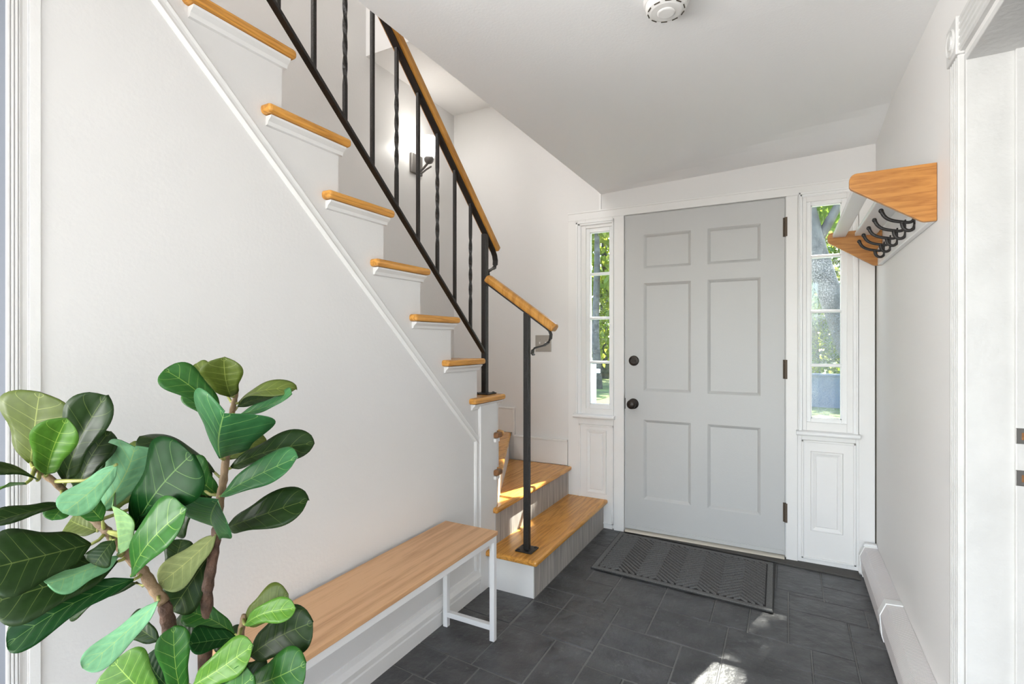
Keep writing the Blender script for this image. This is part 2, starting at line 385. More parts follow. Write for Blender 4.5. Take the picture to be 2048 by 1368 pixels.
# ------------------------------------------------------------------ staircase
st = empty('staircase', (-1.34, 2.3, 0))
tag(st, 'oak winder staircase with white sides rising along the left wall', 'staircase')
def tread(poly, z, th=.028, m=OAK):
    o = MB().prism(poly, z - th, z, 'z').build('tread', [m], st, bevel=.011, seg=3); return o
XN = -1.308   # outer ends of the treads
tread([(-1.047, 2.212), (-1.047, 3.318), (-1.36, 3.318), (-1.36, 2.212)], rise(1))
tread([(-1.302, 2.285), (-1.302, 3.318), (-1.86, 3.318), (-1.40, 2.285)], rise(2))
tread([(-1.302, 2.335), (-1.775, 3.318), (SX, 3.318), (SX, 2.82), (-1.345, 2.335)], rise(3))
tread([(-1.302, 2.345), (-1.315, 2.385), (SX, 2.93), (SX, 2.345)], rise(4))
for k in range(5, 13):
    y1 = nose(k); y0 = rface(k + 1) - .07
    # return nosing overlaps the next riser on the wall side only
    tread([(XN, y1), (SX, y1), (SX, rface(k + 1) - .004), (WX - .02, rface(k + 1) - .004), (WX - .02, y0), (XN, y0)], rise(k))
    MB().prism([(WX, rise(k) - .03), (WX + .026, rise(k) - .03), (WX + .024, rise(k) - .036), (WX + .012, rise(k) - .046), (WX + .008, rise(k) - .056), (WX, rise(k) - .058)],
               y0 + .015, rface(k) + .012, 'y').build('cove_moulding', TRIM, st)
for k in range(6, 13):
    MB().box(SX, WX - .002, rface(k) - .016, rface(k), rise(k - 1), rise(k) - .028).build('riser', TRIM, st)
MB().box(-1.095, -1.075, 2.245, 3.32, 0, rise(1) - .028).build('riser', RISERP, st)
MB().box(-1.345, -1.325, 2.31, 3.32, rise(1), rise(2) - .028).build('riser', RISERP, st)
def dri(p0, p1, z0, z1):
    p0 = Vector(p0); p1 = Vector(p1); t = (p1 - p0).normalized(); n = Vector((-t.y, t.x)) * .008
    MB().prism([tuple(p0 + n), tuple(p1 + n), tuple(p1 - n), tuple(p0 - n)], z0, z1, 'z').build('riser', TRIM, st)
dri((-1.345, 2.345), (-1.80, 3.318), rise(2), rise(3) - .028)
dri((-1.345, 2.36), (SX, 2.895), rise(3), rise(4) - .028)
dri((-1.345, 2.362), (SX, 2.362), rise(4), rise(5) - .028)
MB().box(-1.34, -1.0755, 2.239, 2.247, 0, rise(1) - .028).build('side_panel', TRIM, st, bevel=.001)
# end board of the stair wall and its nosing ends
MB().box(WX, WX + .018, 2.165, 2.325, 0, rise(5) - .03).build('end_board', TRIM, st, bevel=.002)
for k in (3, 4):
    MB().box(WX + .006, XN + .006, 2.29, 2.345, rise(k) - .028, rise(k)).build('nosing_end', OAKX, st, bevel=.008)
    MB().box(WX + .004, XN - .006, 2.292, 2.335, rise(k) - .05, rise(k) - .03).build('cove_moulding', TRIM, st, bevel=.004)
# diagonal moulding on the wall, vertical batten below it
prof = [(-.019, 0), (-.019, .006), (-.012, .011), (-.004, .009), (.004, .009), (.012, .012), (.019, .006), (.019, 0)]
tr = MB().sweep([(WX, .60, 2.155), (WX, 2.168, .742)], prof, up=(1, 0, 0)); tr.sweep([(WX, 2.15, .757), (WX, 2.15, .12)], prof, up=(1, 0, 0))
struct(tr.build('trim_1', TRIM), 'slim white moulding running diagonally up the stair wall', 'moulding')
# baseboards
def baseboard(name, y0, y1, x, sgn, label):
    p = [(0, 0), (.016, 0), (.016, .055), (.012, .06), (.012, .066), (.022, .074), (.022, .088), (.010, .105), (.006, .12), (0, .122)]
    o = MB().prism([(x + sgn * a, b) for a, b in p], y0, y1, 'y').build(name, TRIM); struct(o, label, 'baseboard')
baseboard('baseboard_left', .47, 2.165, WX, 1, 'white moulded baseboard behind the bench')
sk = MB().box(-1.753, -1.335, FY - .014, FY, rise(2), .548).box(-1.753, -1.335, FY - .02, FY, .548, .56)
sk.box(SX, -1.753, FY - .014, FY, rise(3), .748).box(SX, -1.745, FY - .02, FY, .748, .76).box(-1.763, -1.745, FY - .019, FY, .56, .75)
struct(sk.build('trim_2', TRIM, bevel=.002), 'white stepped skirting beside the stair winders', 'skirting')

# ------------------------------------------------------------------ stair railing
RXX = -1.40
rl = empty('stair_railing', (RXX, 2.325, rise(5)))
tag(rl, 'black iron stair railing with twisted balusters and oak handrail', 'railing')
def zbar(y): return 1.171 - .875 * (y - 2.326)
def ztop(y): return 1.80 - .905 * (y - 2.326)
s_ = .0125
def sq(h): return [(-h, -h), (h, -h), (h, h), (-h, h)]
nw = MB().sweep([(RXX, 2.325, rise(5)), (RXX, 2.325, ztop(2.325))], sq(.0145), up=(0, 1, 0)).build('newel_post', IRON, rl, bevel=.003)
def base_plate(x, y, z, par):
    bpz = MB().box(x - .045, x + .045, y - .045, y + .045, z, z + .007)
    o = bpz.build('base_plate', IRON, par, bevel=.002)
    for a in (-1, 1):
        for b in (-1, 1):
            MB().lathe((x + a * .032, y + b * .032, z + .006), (0, 0, 1), [(.009, 0), (.009, .003), (.005, .006)], 8).build('bolt', IRON, par)
base_plate(RXX, 2.325, rise(5), nw)
y = 2.185 + .1386 * 0; i = 0
while y > .35:
    z0, z1 = zbar(y), ztop(y)
    if i % 2 == 0:
        n = 34; pp = []; tw = []
        for q_ in range(n + 1):
            u = q_ / n; pp.append((RXX, y, z0 + (z1 - z0) * u))
            a = min(1, max(0, (u - .2) / .55)); tw.append(a * 2.5 * 2 * PI / 2)
        MB().sweep(pp, sq(.0065), up=(0, 1, 0), twist=tw).build('twisted_baluster', IRON, rl)
    else:
        MB().sweep([(RXX, y, z0), (RXX, y, z1)], sq(.0065), up=(0, 1, 0)).build('baluster', IRON, rl)
    y -= .1386; i += 1
MB().sweep([(RXX, 2.335, zbar(2.335)), (RXX, .3, zbar(.3))], [(-.0125, -.006), (.0125, -.006), (.0125, .006), (-.0125, .006)], up=(0, 0, 1)).build('bottom_bar', IRON, rl, bevel=.002)
# top iron bar ends in a scroll curling back to the newel
e = [(RXX, .3, ztop(.3) + .004), (RXX, 2.36, ztop(2.36) + .004), (RXX, 2.405, ztop(2.405) + .004)]
zq = ztop(2.405)
for a, b in [(.022, -.025), (.030, -.05), (.028, -.075), (.014, -.094), (-.006, -.103), (-.026, -.108), (-.044, -.118), (-.056, -.132), (-.058, -.148)]:
    e.append((RXX, 2.405 + a, zq + b))
MB().sweep(e, [(-.015, -.0035), (.015, -.0035), (.015, .0035), (-.015, .0035)], up=(0, .6, .75)).build('top_bar', IRON, rl, bevel=.001)
hp = [(-.027, .0), (.027, .0), (.029, .010), (.029, .026), (.024, .036), (.012, .041), (-.012, .041), (-.024, .036), (-.029, .026), (-.029, .010)]
MB().sweep([(RXX, .3, ztop(.3) + .012), (RXX, 2.425, ztop(2.425) + .012)], hp, up=(0, 0, 1)).build('handrail', OAKR, rl, bevel=.006)
# lower handrail on its own post
LY = 2.322; PX2 = -1.152
def zl(x): return 1.378 - .70 * (x - PX2)
lp = MB().sweep([(PX2, LY, rise(1)), (PX2, LY, zl(PX2) + .004)], sq(.0145), up=(0, 1, 0)).build('lower_post', IRON, rl, bevel=.003)
base_plate(PX2, LY, rise(1), lp)
MB().sweep([(-1.392, LY, zl(-1.392) + .006), (-1.008, LY, zl(-1.008) + .006)], hp, up=(0, 0, 1)).build('lower_handrail', OAKR, rl, bevel=.009, seg=3)
e = [(-1.385, LY, zl(-1.385)), (-1.06, LY, zl(-1.06)), (-1.04, LY, zl(-1.04))]
zq = zl(-1.04)
for a, b in [(.013, -.012), (.019, -.028), (.017, -.048), (.004, -.068), (-.018, -.082), (-.044, -.088), (-.066, -.094), (-.080, -.106), (-.082, -.122), (-.074, -.13)]:
    e.append((-1.04 + a, LY, zq + b))
MB().sweep(e, [(-.012, -.0035), (.012, -.0035), (.012, .0035), (-.012, .0035)], up=(.5, 0, .8)).build('scroll_bar', IRON, rl)

# ------------------------------------------------------------------ door surround
TY = 3.312
t_ = MB()
for (x0, x1, z0, z1) in [(-1.328,-1.20,0,2.06),(-1.20,-1.015,.70,.79),(-1.20,-1.015,2.0,2.06),(-1.015,-.937,0,2.06),(-.005,.095,0,2.06),(.095,.285,.70,.79),(.095,.285,2.015,2.06),(.285,.411,0,2.06),
    (-1.20,-1.015,0,.03),(.095,.285,0,.03)]:
    t_.box(x0, x1, TY, FY, z0, z1)
t_.box(-1.328, .411, TY, FY, 2.06, 2.114)
t_.box(-1.20, -1.015, FY - .008, FY, .03, .70).box(.095, .285, FY - .008, FY, .03, .70)
t_.box(-1.33, .411, TY - .004, FY, 2.106, 2.118)
t_.box(-.03, -.002, 3.366, 3.40, 0, 2.07).box(-.945, -.915, 3.366, 3.40, 0, 2.07).box(-.945, -.002, 3.366, 3.40, 2.04, 2.07)
t_.box(-1.004, -.937, TY - .008, TY, 0, 2.055).box(-.006, .052, TY - .008, TY, 0, 2.055)
t_.box(.338, .409, TY - .008, TY, 0, 2.1).box(.336, .411, TY - .02, TY, 0, .09)
struct(t_.build('trim_3', TRIM, bevel=.002), 'white painted surround of the front door and sidelights', 'door frame')
struct(MB().box(-1.112, -1.096, FY - .01, FY, 2.11, 2.25).build('trim_4', TRIM, bevel=.002), 'short white batten at the ceiling corner above the left sidelight', 'batten')
struct(MB().box(.4105, .4148, 3.305, 3.33, .16, 2.1).build('trim_5', DARKGAP), 'dark open crack between door surround and right wall', 'crack')

def panel_mesh(x0, x1, z0, z1, y, depth, ins):
    """a recessed field with sloped edges; y is the face it sinks into (toward +y)"""
    o = [(x0, z0), (x1, z0), (x1, z1), (x0, z1)]; i_ = [(x0 + ins, z0 + ins), (x1 - ins, z0 + ins), (x1 - ins, z1 - ins), (x0 + ins, z1 - ins)]
    m_ = [(x0 + ins * .45, z0 + ins * .45), (x1 - ins * .45, z0 + ins * .45), (x1 - ins * .45, z1 - ins * .45), (x0 + ins * .45, z1 - ins * .45)]
    vs = [(a, y, b) for a, b in o] + [(a, y + depth * .35, b) for a, b in m_] + [(a, y + depth, b) for a, b in i_]
    vs += [(a, y + abs(depth) + .01, b) for a, b in o]
    fs = [(8, 9, 10, 11), (12, 15, 14, 13)]
    for r in (0, 4): fs += [(r + k, r + (k + 1) % 4, r + 4 + (k + 1) % 4, r + 4 + k) for k in range(4)]
    fs += [(k, 12 + k, 12 + (k + 1) % 4, (k + 1) % 4) for k in range(4)]
    return MB().add(vs, fs)

# ------------------------------------------------------------------ front door
dr = empty('door_1', (-.47, 3.32, 0)); struct(dr, 'light grey six-panel front door with black knob', 'door')
DY = 3.32; DX0, DX1, DZ0, DZ1 = -.931, -.012, .024, 2.054
PX = [(-.813, -.523), (-.427, -.136)]; PZ = [(.228, .737), (.921, 1.612), (1.706, 1.923)]
sl = MB()
xs = [DX0, PX[0][0], PX[0][1], PX[1][0], PX[1][1], DX1]
for a in (0, 2, 4): sl.box(xs[a], xs[a + 1], DY, DY + .044, DZ0, DZ1)
zs = [DZ0, PZ[0][0], PZ[0][1], PZ[1][0], PZ[1][1], PZ[2][0], PZ[2][1], DZ1]
for a in (0, 2, 4, 6):
    for (p, q_) in PX: sl.box(p, q_, DY, DY + .044, zs[a], zs[a + 1])
sl.build('door_slab', DOORM, dr)
for (p, q_) in PX:
    for (a, b) in PZ: panel_mesh(p, q_, a, b, DY, .013, .017).build('door_panel', DOORM, dr)
MB().box(DX0 + .005, DX1 - .005, DY - .004, DY + .002, .026, .05).build('door_sweep', DOORM, dr, bevel=.001)
db = MB().lathe((-.875, DY, 1.114), (0, -1, 0), [(.033, 0), (.033, .006), (.030, .012), (.020, .015)], 24).build('deadbolt', BRONZE, dr, smooth=False)
MB().box(-.891, -.859, DY - .026, DY - .014, 1.110, 1.118).build('thumb_turn', BRONZE, db, bevel=.003)
kn = MB().lathe((-.878, DY, .836), (0, -1, 0), [(.034, 0), (.034, .006), (.028, .010), (.013, .012), (.012, .03), (.020, .036), (.028, .046), (.030, .056), (.026, .066), (.014, .072)], 24).build('door_knob', BRONZE, dr, smooth=True)
MB().lathe((-.878, DY - .071, .836), (0, -1, 0), [(.010, 0), (.009, .004), (.004, .005)], 12).build('privacy_button', BRONZE, kn)
MB().box(-.9345, -.9305, DY - .002, DY + .02, .80, .87).build('latch_plate', DARKGAP, dr)
for z in (1.887, 1.08, .268):
    h = MB()
    for q_ in range(5): h.lathe((-.0095, DY - .007, z - .054 + q_ * .0218), (0, 0, 1), [(.0062, 0), (.0062, .0205)], 10)
    h.box(-.022, -.0095, DY - .003, DY, z - .054, z + .054).box(-.0095, .001, TY - .010, TY - .007, z - .054, z + .054)
    h.build('hinge', RUST, dr)
# threshold
th = MB().prism([(-1.09, 3.335), (-1.09, 3.318), (.338, 3.205), (.338, 3.335)], 0, .009, 'z')
struct(th.build('trim_6', SILLDK, bevel=.003), 'dark wooden threshold strip along the door wall', 'threshold')
struct(MB().prism([(3.292, .008), (3.36, .008), (3.36, .021), (3.318, .022), (3.30, .017)], -.93, -.013, 'x').build('trim_7', ALU, bevel=.002), 'pale metal door sill under the front door', 'door sill')

# ------------------------------------------------------------------ sidelights
def sidelight(name, label, mo, gl, mz, z_sill, panel, mats):
    """mo: moulding outer box, gl: glass box (x0,x1,z0,z1)"""
    r = empty(name, ((gl[0] + gl[1]) / 2, 3.33, z_sill)); struct(r, label, 'window')
    x0, x1, z0, z1 = mo; ml, mr = panel['ml'], panel['mr']
    mt = .026
    fr = MB()
    def mould(a, b, lo, hi, wdt):
        pr = [(0, 0), (wdt, 0), (wdt, .006), (wdt * .8, .012), (wdt * .45, .012), (wdt * .38, .018), (wdt * .08, .018), (0, .012)]
        return pr
    # casing: left, right, top
    def vert(xa, xb, s):
        wdt = abs(xb - xa); pr = mould(0, 0, 0, 0, wdt)
        poly = [((xa + a) if s > 0 else (xb - a), TY - b) for a, b in pr]
        fr.prism(poly, z0, z1, 'z')
    vert(x0, x0 + ml, 1); vert(x1 - mr, x1, -1)
    fr.prism([(TY - b, z1 - a) for a, b in mould(0, 0, 0, 0, mt)], x0, x1, 'x')
    fr.build('casing', SASH, r)
    sa = MB(); sx0, sx1, sz0, sz1 = x0 + ml, x1 - mr, z0, z1 - mt
    gx0, gx1, gz0, gz1 = gl; ya, yb = 3.322, 3.352
    sa.box(sx0, gx0, ya, yb, sz0, sz1).box(gx1, sx1, ya, yb, sz0, sz1).box(gx0, gx1, ya, yb, sz0, gz0).box(gx0, gx1, ya, yb, gz1, sz1)
    sa.build('sash', SASH, r, bevel=.002)
    bd = MB(); q_ = .005
    for (a, b, c_, d_) in [(gx0 - .001, gx0 + q_, gz0, gz1), (gx1 - q_, gx1 + .001, gz0, gz1), (gx0, gx1, gz0 - .001, gz0 + q_), (gx0, gx1, gz1 - q_, gz1 + .001)]:
        bd.box(a, b, 3.328, 3.348, c_, d_)
    bd.build('glazing_bead', SASH, r)
    for z in mz: MB().prism([(3.322, z - .005), (3.322, z + .005), (3.33, z + .009), (3.35, z + .009), (3.35, z - .009), (3.33, z - .009)], gx0, gx1, 'x').build('muntin', SASH, r)
    zz = [gz1] + list(mz) + [gz0]
    for i in range(4):
        MB().box(gx0, gx1, 3.340, 3.343, zz[i + 1], zz[i]).build('pane', mats[i], r)
    MB().prism([(TY + .002, z_sill - .012), (TY - .034, z_sill - .012), (TY - .042, z_sill - .004), (TY - .042, z_sill + .006), (TY - .036, z_sill + .012), (TY + .002, z_sill + .016)], x0 - .014, x1 + .010, 'x').build('sill', SASH, r, bevel=.003)
    a, b, c_, d_ = panel['frame']; ap = MB(); t = .012
    for (e0, e1, f0, f1) in [(a, a + t, c_, d_), (b - t, b, c_, d_), (a, b, d_ - t, d_), (a, b, c_, c_ + t)]: ap.box(e0, e1, TY - .009, FY - .006, f0, f1)
    ap.box(a, b, TY - .004, TY + .004, d_, z_sill - .012)
    ap.build('panel_frame', TRIM, r, bevel=.003)
    bx0, bx1, bz0, bz1 = panel['raised']
    MB().box(a + t, b - t, TY - .001, FY - .004, c_ + .004, d_ - t).build('panel_board', TRIM, r)
    yf = TY - .001
    vs = []; 
    for ins, dy in ((0, 0), (.004, -.008), (.010, -.008), (.026, -.002), (.030, -.006)):
        vs += [(bx0 + ins, yf + dy, bz0 + ins), (bx1 - ins, yf + dy, bz0 + ins), (bx1 - ins, yf + dy, bz1 - ins), (bx0 + ins, yf + dy, bz1 - ins)]
    fs = [(16, 17, 18, 19)]
    for q2 in range(4): fs += [(q2 * 4 + k, q2 * 4 + (k + 1) % 4, q2 * 4 + 4 + (k + 1) % 4, q2 * 4 + 4 + k) for k in range(4)]
    MB().add(vs, fs).build('raised_panel', TRIM, r)
    return r
sidelight('window_1', 'narrow four-pane sidelight left of the front door beside the stairs', (-1.268, -1.004, .742, 2.044), (-1.176, -1.037, .817, 1.973), (1.692, 1.395, 1.10), .737,
          dict(ml=.037, mr=.012, frame=(-1.248, -1.008, .03, .682), raised=(-1.194, -1.055, .223, .648)), [GL_CLEAR] * 4)
sidelight('window_2', 'narrow dusty four-pane sidelight right of the front door under the coat rack', (.058, .335, .735, 2.068), (.116, .261, .81, 1.995), (1.71, 1.405, 1.106), .729,
          dict(ml=.018, mr=.024, frame=(.070, .326, .03, .69), raised=(.114, .268, .188, .631)), [GL_CLEAR, GL_D1, GL_D2, GL_D3])

# ------------------------------------------------------------------ right doorway trim
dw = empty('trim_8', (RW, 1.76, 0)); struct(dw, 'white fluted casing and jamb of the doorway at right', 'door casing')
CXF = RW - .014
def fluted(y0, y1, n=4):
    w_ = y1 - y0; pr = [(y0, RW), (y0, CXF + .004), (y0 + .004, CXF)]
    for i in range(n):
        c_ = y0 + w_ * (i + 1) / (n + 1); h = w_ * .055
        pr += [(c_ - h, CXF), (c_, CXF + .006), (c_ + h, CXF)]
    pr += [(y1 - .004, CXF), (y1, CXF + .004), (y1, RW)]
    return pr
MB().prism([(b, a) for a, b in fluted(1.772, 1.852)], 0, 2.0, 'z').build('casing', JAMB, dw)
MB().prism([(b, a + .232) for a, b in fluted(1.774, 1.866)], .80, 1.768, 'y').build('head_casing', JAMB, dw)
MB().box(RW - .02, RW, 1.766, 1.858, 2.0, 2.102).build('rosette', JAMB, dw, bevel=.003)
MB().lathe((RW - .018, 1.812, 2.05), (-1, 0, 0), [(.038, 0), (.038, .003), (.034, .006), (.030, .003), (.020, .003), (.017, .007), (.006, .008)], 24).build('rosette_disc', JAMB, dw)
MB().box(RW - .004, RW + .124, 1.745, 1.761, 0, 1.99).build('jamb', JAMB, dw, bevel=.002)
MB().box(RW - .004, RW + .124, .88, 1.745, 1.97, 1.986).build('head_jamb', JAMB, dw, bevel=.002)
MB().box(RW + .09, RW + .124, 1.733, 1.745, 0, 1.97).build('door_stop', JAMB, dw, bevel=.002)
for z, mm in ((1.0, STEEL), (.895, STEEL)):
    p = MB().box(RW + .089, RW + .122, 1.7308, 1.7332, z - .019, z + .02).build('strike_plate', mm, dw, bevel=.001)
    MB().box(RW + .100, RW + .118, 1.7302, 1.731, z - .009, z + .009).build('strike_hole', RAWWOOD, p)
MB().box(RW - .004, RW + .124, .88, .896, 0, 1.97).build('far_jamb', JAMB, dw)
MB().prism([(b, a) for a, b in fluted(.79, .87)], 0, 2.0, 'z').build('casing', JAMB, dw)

# left doorway casing
dl = empty('trim_9', (WX, .45, 0)); struct(dl, 'white fluted door casing at the left edge beside the plant', 'door casing')
MB().box(WX - .1, WX + .004, .459, .4775, 0, 2.6).build('edge_board', TRIM, dl, bevel=.001)
pr = [(WX - .002, .425), (WX + .006, .425)]
for c_ in (.430, .436, .442): pr += [(WX + .006, c_ - .0014), (WX + .001, c_), (WX + .006, c_ + .0014)]
pr += [(WX + .002, .449), (WX + .002, .457), (WX - .002, .4585)]
MB().prism(pr, 0, 2.03, 'z').build('casing', TRIM, dl)
MB().box(WX - .1, WX + .006, -1.62, .458, 2.03, 2.10).build('head_casing', TRIM, dl)
MB().box(WX - .1, WX + .006, -1.68, -1.62, 0, 2.10).build('casing', TRIM, dl)

# ------------------------------------------------------------------ baseboard heater
ht = empty('baseboard_heater', (.38, 2.6, 0)); tag(ht, 'white perforated baseboard heater cover along the right wall', 'heater')
hx = [(RW - .001, .004), (RW - .001, .164), (.358, .161), (.338, .112), (.3445, .03), (.352, .004)]
MB().prism(hx, 2.625, 3.255, 'y').build('cover', PERF, ht)
MB().prism(hx, 1.872, 2.585, 'y').build('cover', PERF, ht)
hx2 = [(RW - .0005, .003), (RW - .0005, .168), (.356, .165), (.334, .112), (.3405, .03), (.348, .003)]
MB().prism(hx2, 2.585, 2.628, 'y').build('joint_cap', HEAT, ht, bevel=.001)
MB().prism(hx2, 3.253, 3.288, 'y').build('end_cap', HEAT, ht, bevel=.001)
MB().prism(hx2, 1.856, 1.874, 'y').build('end_cap', HEAT, ht, bevel=.001)
MB().prism([(.352, .164), (RW - .002, .166), (RW - .002, .178), (.36, .176)], 3.262, 3.287, 'y').build('end_clip', HEAT, ht, bevel=.001)

# ------------------------------------------------------------------ coat rack
ck = empty('coat_rack', (RW, 2.58, 1.61)); tag(ck, 'oak wall coat rack with pale shelf boards and black hooks', 'coat rack')
pl = [(RW - .001, 1.798), (.215, 1.795)]
for a in range(6):
    t = PI / 2 + a / 5 * PI / 2; pl.append((.205 + .022 * math.cos(t), 1.773 + .022 * math.sin(t)))
pl += [(.183, 1.752), (.187, 1.744), (.197, 1.737), (.375, 1.618), (.385, 1.615), (RW - .001, 1.615)]
for y0 in (2.052, 3.107):
    MB().prism(pl, y0, y0 + .018, 'y').build('end_plate', OAKS, ck, bevel=.002)
for (a, b) in ((.205, .262), (.300, .392)):
    MB().box(a, b, 2.07, 3.107, 1.768, 1.786).build('shelf_board', SASH, ck, bevel=.003)
MB().box(RW - .020, RW - .001, 2.07, 3.107, 1.615, 1.70).build('back_rail', SASH, ck, bevel=.002)
def smooth_path(pts, n=4):
    P = [Vector(p) for p in pts]; out = []
    for i in range(len(P) - 1):
        a, b, c_, d_ = P[max(0, i - 1)], P[i], P[i + 1], P[min(len(P) - 1, i + 2)]
        for k in range(n):
            t = k / n; out.append(.5 * (2 * b + (c_ - a) * t + (2 * a - 5 * b + 4 * c_ - d_) * t * t + (3 * b - a - 3 * c_ + d_) * t ** 3))
    return out + [P[-1]]
def hook(y):
    o = MB(); 
    ctl = [(.393, 1.684), (.391, 1.664), (.380, 1.656), (.360, 1.659), (.334, 1.666), (.317, 1.675), (.306, 1.687), (.299, 1.702)]
    pp_ = smooth_path([(a, y, b) for a, b in ctl]); o.tube(pp_, .0056, 8, up=(0, 1, 0), radii=[.0054 + .0016 * (i / len(pp_)) ** 2 for i in range(len(pp_))])
    o.lathe((.2975, y, 1.704), (0, 0, 1), [(.002, -.008), (.007, -.004), (.0085, .002), (.006, .008), (.002, .010)], 10)
    ctl = [(.394, 1.668), (.395, 1.648), (.391, 1.634), (.381, 1.627), (.369, 1.630), (.361, 1.641), (.3585, 1.655)]
    pp_ = smooth_path([(a, y, b) for a, b in ctl]); o.tube(pp_, .0056, 8, up=(0, 1, 0), radii=[.0054 + .0016 * (i / len(pp_)) ** 2 for i in range(len(pp_))])
    o.lathe((.3585, y, 1.657), (0, 0, 1), [(.002, -.006), (.006, -.003), (.0072, .002), (.004, .007)], 10)
    o.box(.391, .3955, y - .008, y + .008, 1.646, 1.696)
    o.build('hook', IRON, ck, smooth=True)
for q_ in range(5): hook(2.26 + .16 * q_)

# ------------------------------------------------------------------ smoke detector
sm = empty('smoke_detector', (-.335, 1.555, 2.254)); tag(sm, 'round white smoke detector on the ceiling', 'smoke detector')
zc = 2.256; c0 = (-.318, 1.572, zc)
MB().lathe(c0, (0, 0, -1), [(.066, 0), (.066, .012), (.062, .016)], 36).build('mount', PLASTIC, sm)
MB().lathe((c0[0], c0[1], zc - .015), (0, 0, -1), [(.060, 0), (.060, .010), (.055, .020), (.044, .025), (.030, .026)], 36).build('body', PLASTIC, sm)
MB().lathe((c0[0], c0[1], zc - .040), (0, 0, -1), [(.026, 0), (.026, .003), (.022, .005)], 28).build('test_button', PLASTIC, sm, bevel=.001)
for a in range(10):
    t = a / 10 * 2 * PI; x, y = c0[0] + .052 * math.cos(t), c0[1] + .052 * math.sin(t)
    m_ = MB().box(-.009, .009, -.0012, .0012, -.0012, .0012); ca, sa_ = math.cos(t + PI / 2), math.sin(t + PI / 2)
    m_.v = [Vector((x + p.x * ca - p.y * sa_, y + p.x * sa_ + p.y * ca, zc - .0372 + p.z)) for p in m_.v]
    m_.build('vent_slot', DARKGAP, sm)

# ------------------------------------------------------------------ light switch
sw = empty('light_switch', (-1.522, FY, 1.225)); tag(sw, 'square beige metal double light switch plate by the stairs', 'switch')
MB().box(-1.584, -1.460, FY - .006, FY, 1.167, 1.284).build('plate', BEIGE, sw, bevel=.004)
for x in (-1.545, -1.499):
    MB().box(x - .005, x + .005, FY - .016, FY - .005, 1.222, 1.236).build('toggle', PLASTIC, sw, bevel=.002)
    for z in (1.2, 1.252): MB().lathe((x, FY - .005, z), (0, -1, 0), [(.003, 0), (.002, .002)], 8).build('screw', STEEL, sw)

# ------------------------------------------------------------------ wall sconce
sc = empty('wall_sconce', (SX, 2.85, 2.475)); tag(sc, 'lit wall sconce with glass shade and dark square backplate', 'wall lamp')
MB().box(SX, SX + .02, 2.795, 2.915, 2.40, 2.535).build('backplate', NICKEL, sc, bevel=.004)
LX, LYY = -2.135, 2.815
MB().tube([(SX + .015, 2.855, 2.43), (SX + .05, 2.85, 2.415), (LX - .06, 2.83, 2.42), (LX - .02, 2.818, 2.44), (LX, LYY, 2.455)], .008, 8).build('arm', NICKEL, sc, smooth=True)
MB().tube([(SX + .015, 2.855, 2.41), (SX + .06, 2.85, 2.397), (LX - .03, 2.825, 2.408), (LX + .02, 2.812, 2.416)], .006, 8).build('arm', NICKEL, sc, smooth=True)
MB().lathe((LX, LYY, 2.438), (0, 0, 1), [(.008, 0), (.022, .006), (.031, .020), (.033, .034), (.030, .042)], 20).build('cup', NICKEL, sc, smooth=True)
sh = MB(); k = 24
prf = [(.034, 2.478), (.041, 2.49), (.043, 2.53), (.043, 2.62)]
for r_, z in prf:
    for j in range(k): sh.v.append(Vector((LX + r_ * math.cos(2 * PI * j / k), LYY + r_ * math.sin(2 * PI * j / k), z)))
for i in range(3):
    for j in range(k): sh.f.append((i * k + j, i * k + (j + 1) % k, (i + 1) * k + (j + 1) % k, (i + 1) * k + j)); sh.m.append(0)
sh.build('glass_shade', GL_SHADE, sc, smooth=True)
BULB = mat('bulb', (1, 1, 1), .5, emis=((1, .95, .88), 14))
MB().lathe((LX, LYY, 2.48), (0, 0, 1), [(.010, 0), (.012, .015), (.022, .04), (.026, .06), (.022, .08), (.008, .093)], 18).build('bulb', BULB, sc, smooth=True)
pt = bpy.data.lights.new('sconce_light', 'POINT'); pt.energy = 3.2; pt.color = (1, .95, .88); pt.shadow_soft_size = .03
po = bpy.data.objects.new('sconce_light', pt); C.objects.link(po); po.location = Vector((LX, LYY, 2.645)) ; 
po.location = (LX, LYY, 2.60)

# ------------------------------------------------------------------ bench
bn = empty('entry_bench', (-1.19, 1.35, 0)); tag(bn, 'slim bench with oak-look top on a white metal frame', 'bench')
BX0, BX1, BY0, BY1, BZ = -1.322, -1.058, .80, 1.862, .452
MB().box(BX0, BX1, BY0, BY1, BZ - .016, BZ).build('bench_top', BENCHW, bn, bevel=.0015)
w_ = .022
for y in (BY0 + .004, BY1 - .004 - w_):
    for x in (BX0 + .004, BX1 - .004 - w_):
        MB().box(x, x + w_, y, y + w_, 0.002, BZ - .016).build('leg', METALW, bn, bevel=.0015)
    MB().box(BX0 + .004 + w_, BX1 - .004 - w_, y, y + w_, .046, .068).build('cross_bar', METALW, bn, bevel=.0015)
    MB().box(BX0 + .004 + w_, BX1 - .004 - w_, y, y + w_, BZ - .038, BZ - .016).build('cross_bar', METALW, bn, bevel=.0015)
for x in (BX0 + .004, BX1 - .004 - w_):
    MB().box(x, x + w_, BY0 + .026, BY1 - .026, BZ - .041, BZ - .016).build('side_rail', METALW, bn, bevel=.0015)
    for (yc, s) in ((BY0 + .026, 1), (BY1 - .026, -1)):
        R_ = .045; z0 = BZ - .041; pg = [(yc, z0), (yc + s * R_, z0)]
        for a in range(1, 8):
            t = a / 8 * PI / 2; pg.append((yc + s * (R_ - R_ * math.sin(t)), z0 - R_ + R_ * math.cos(t)))
        pg.append((yc, z0 - R_))
        MB().prism(pg, x + .006, x + .010, 'x').build('corner_gusset', METALW, bn)

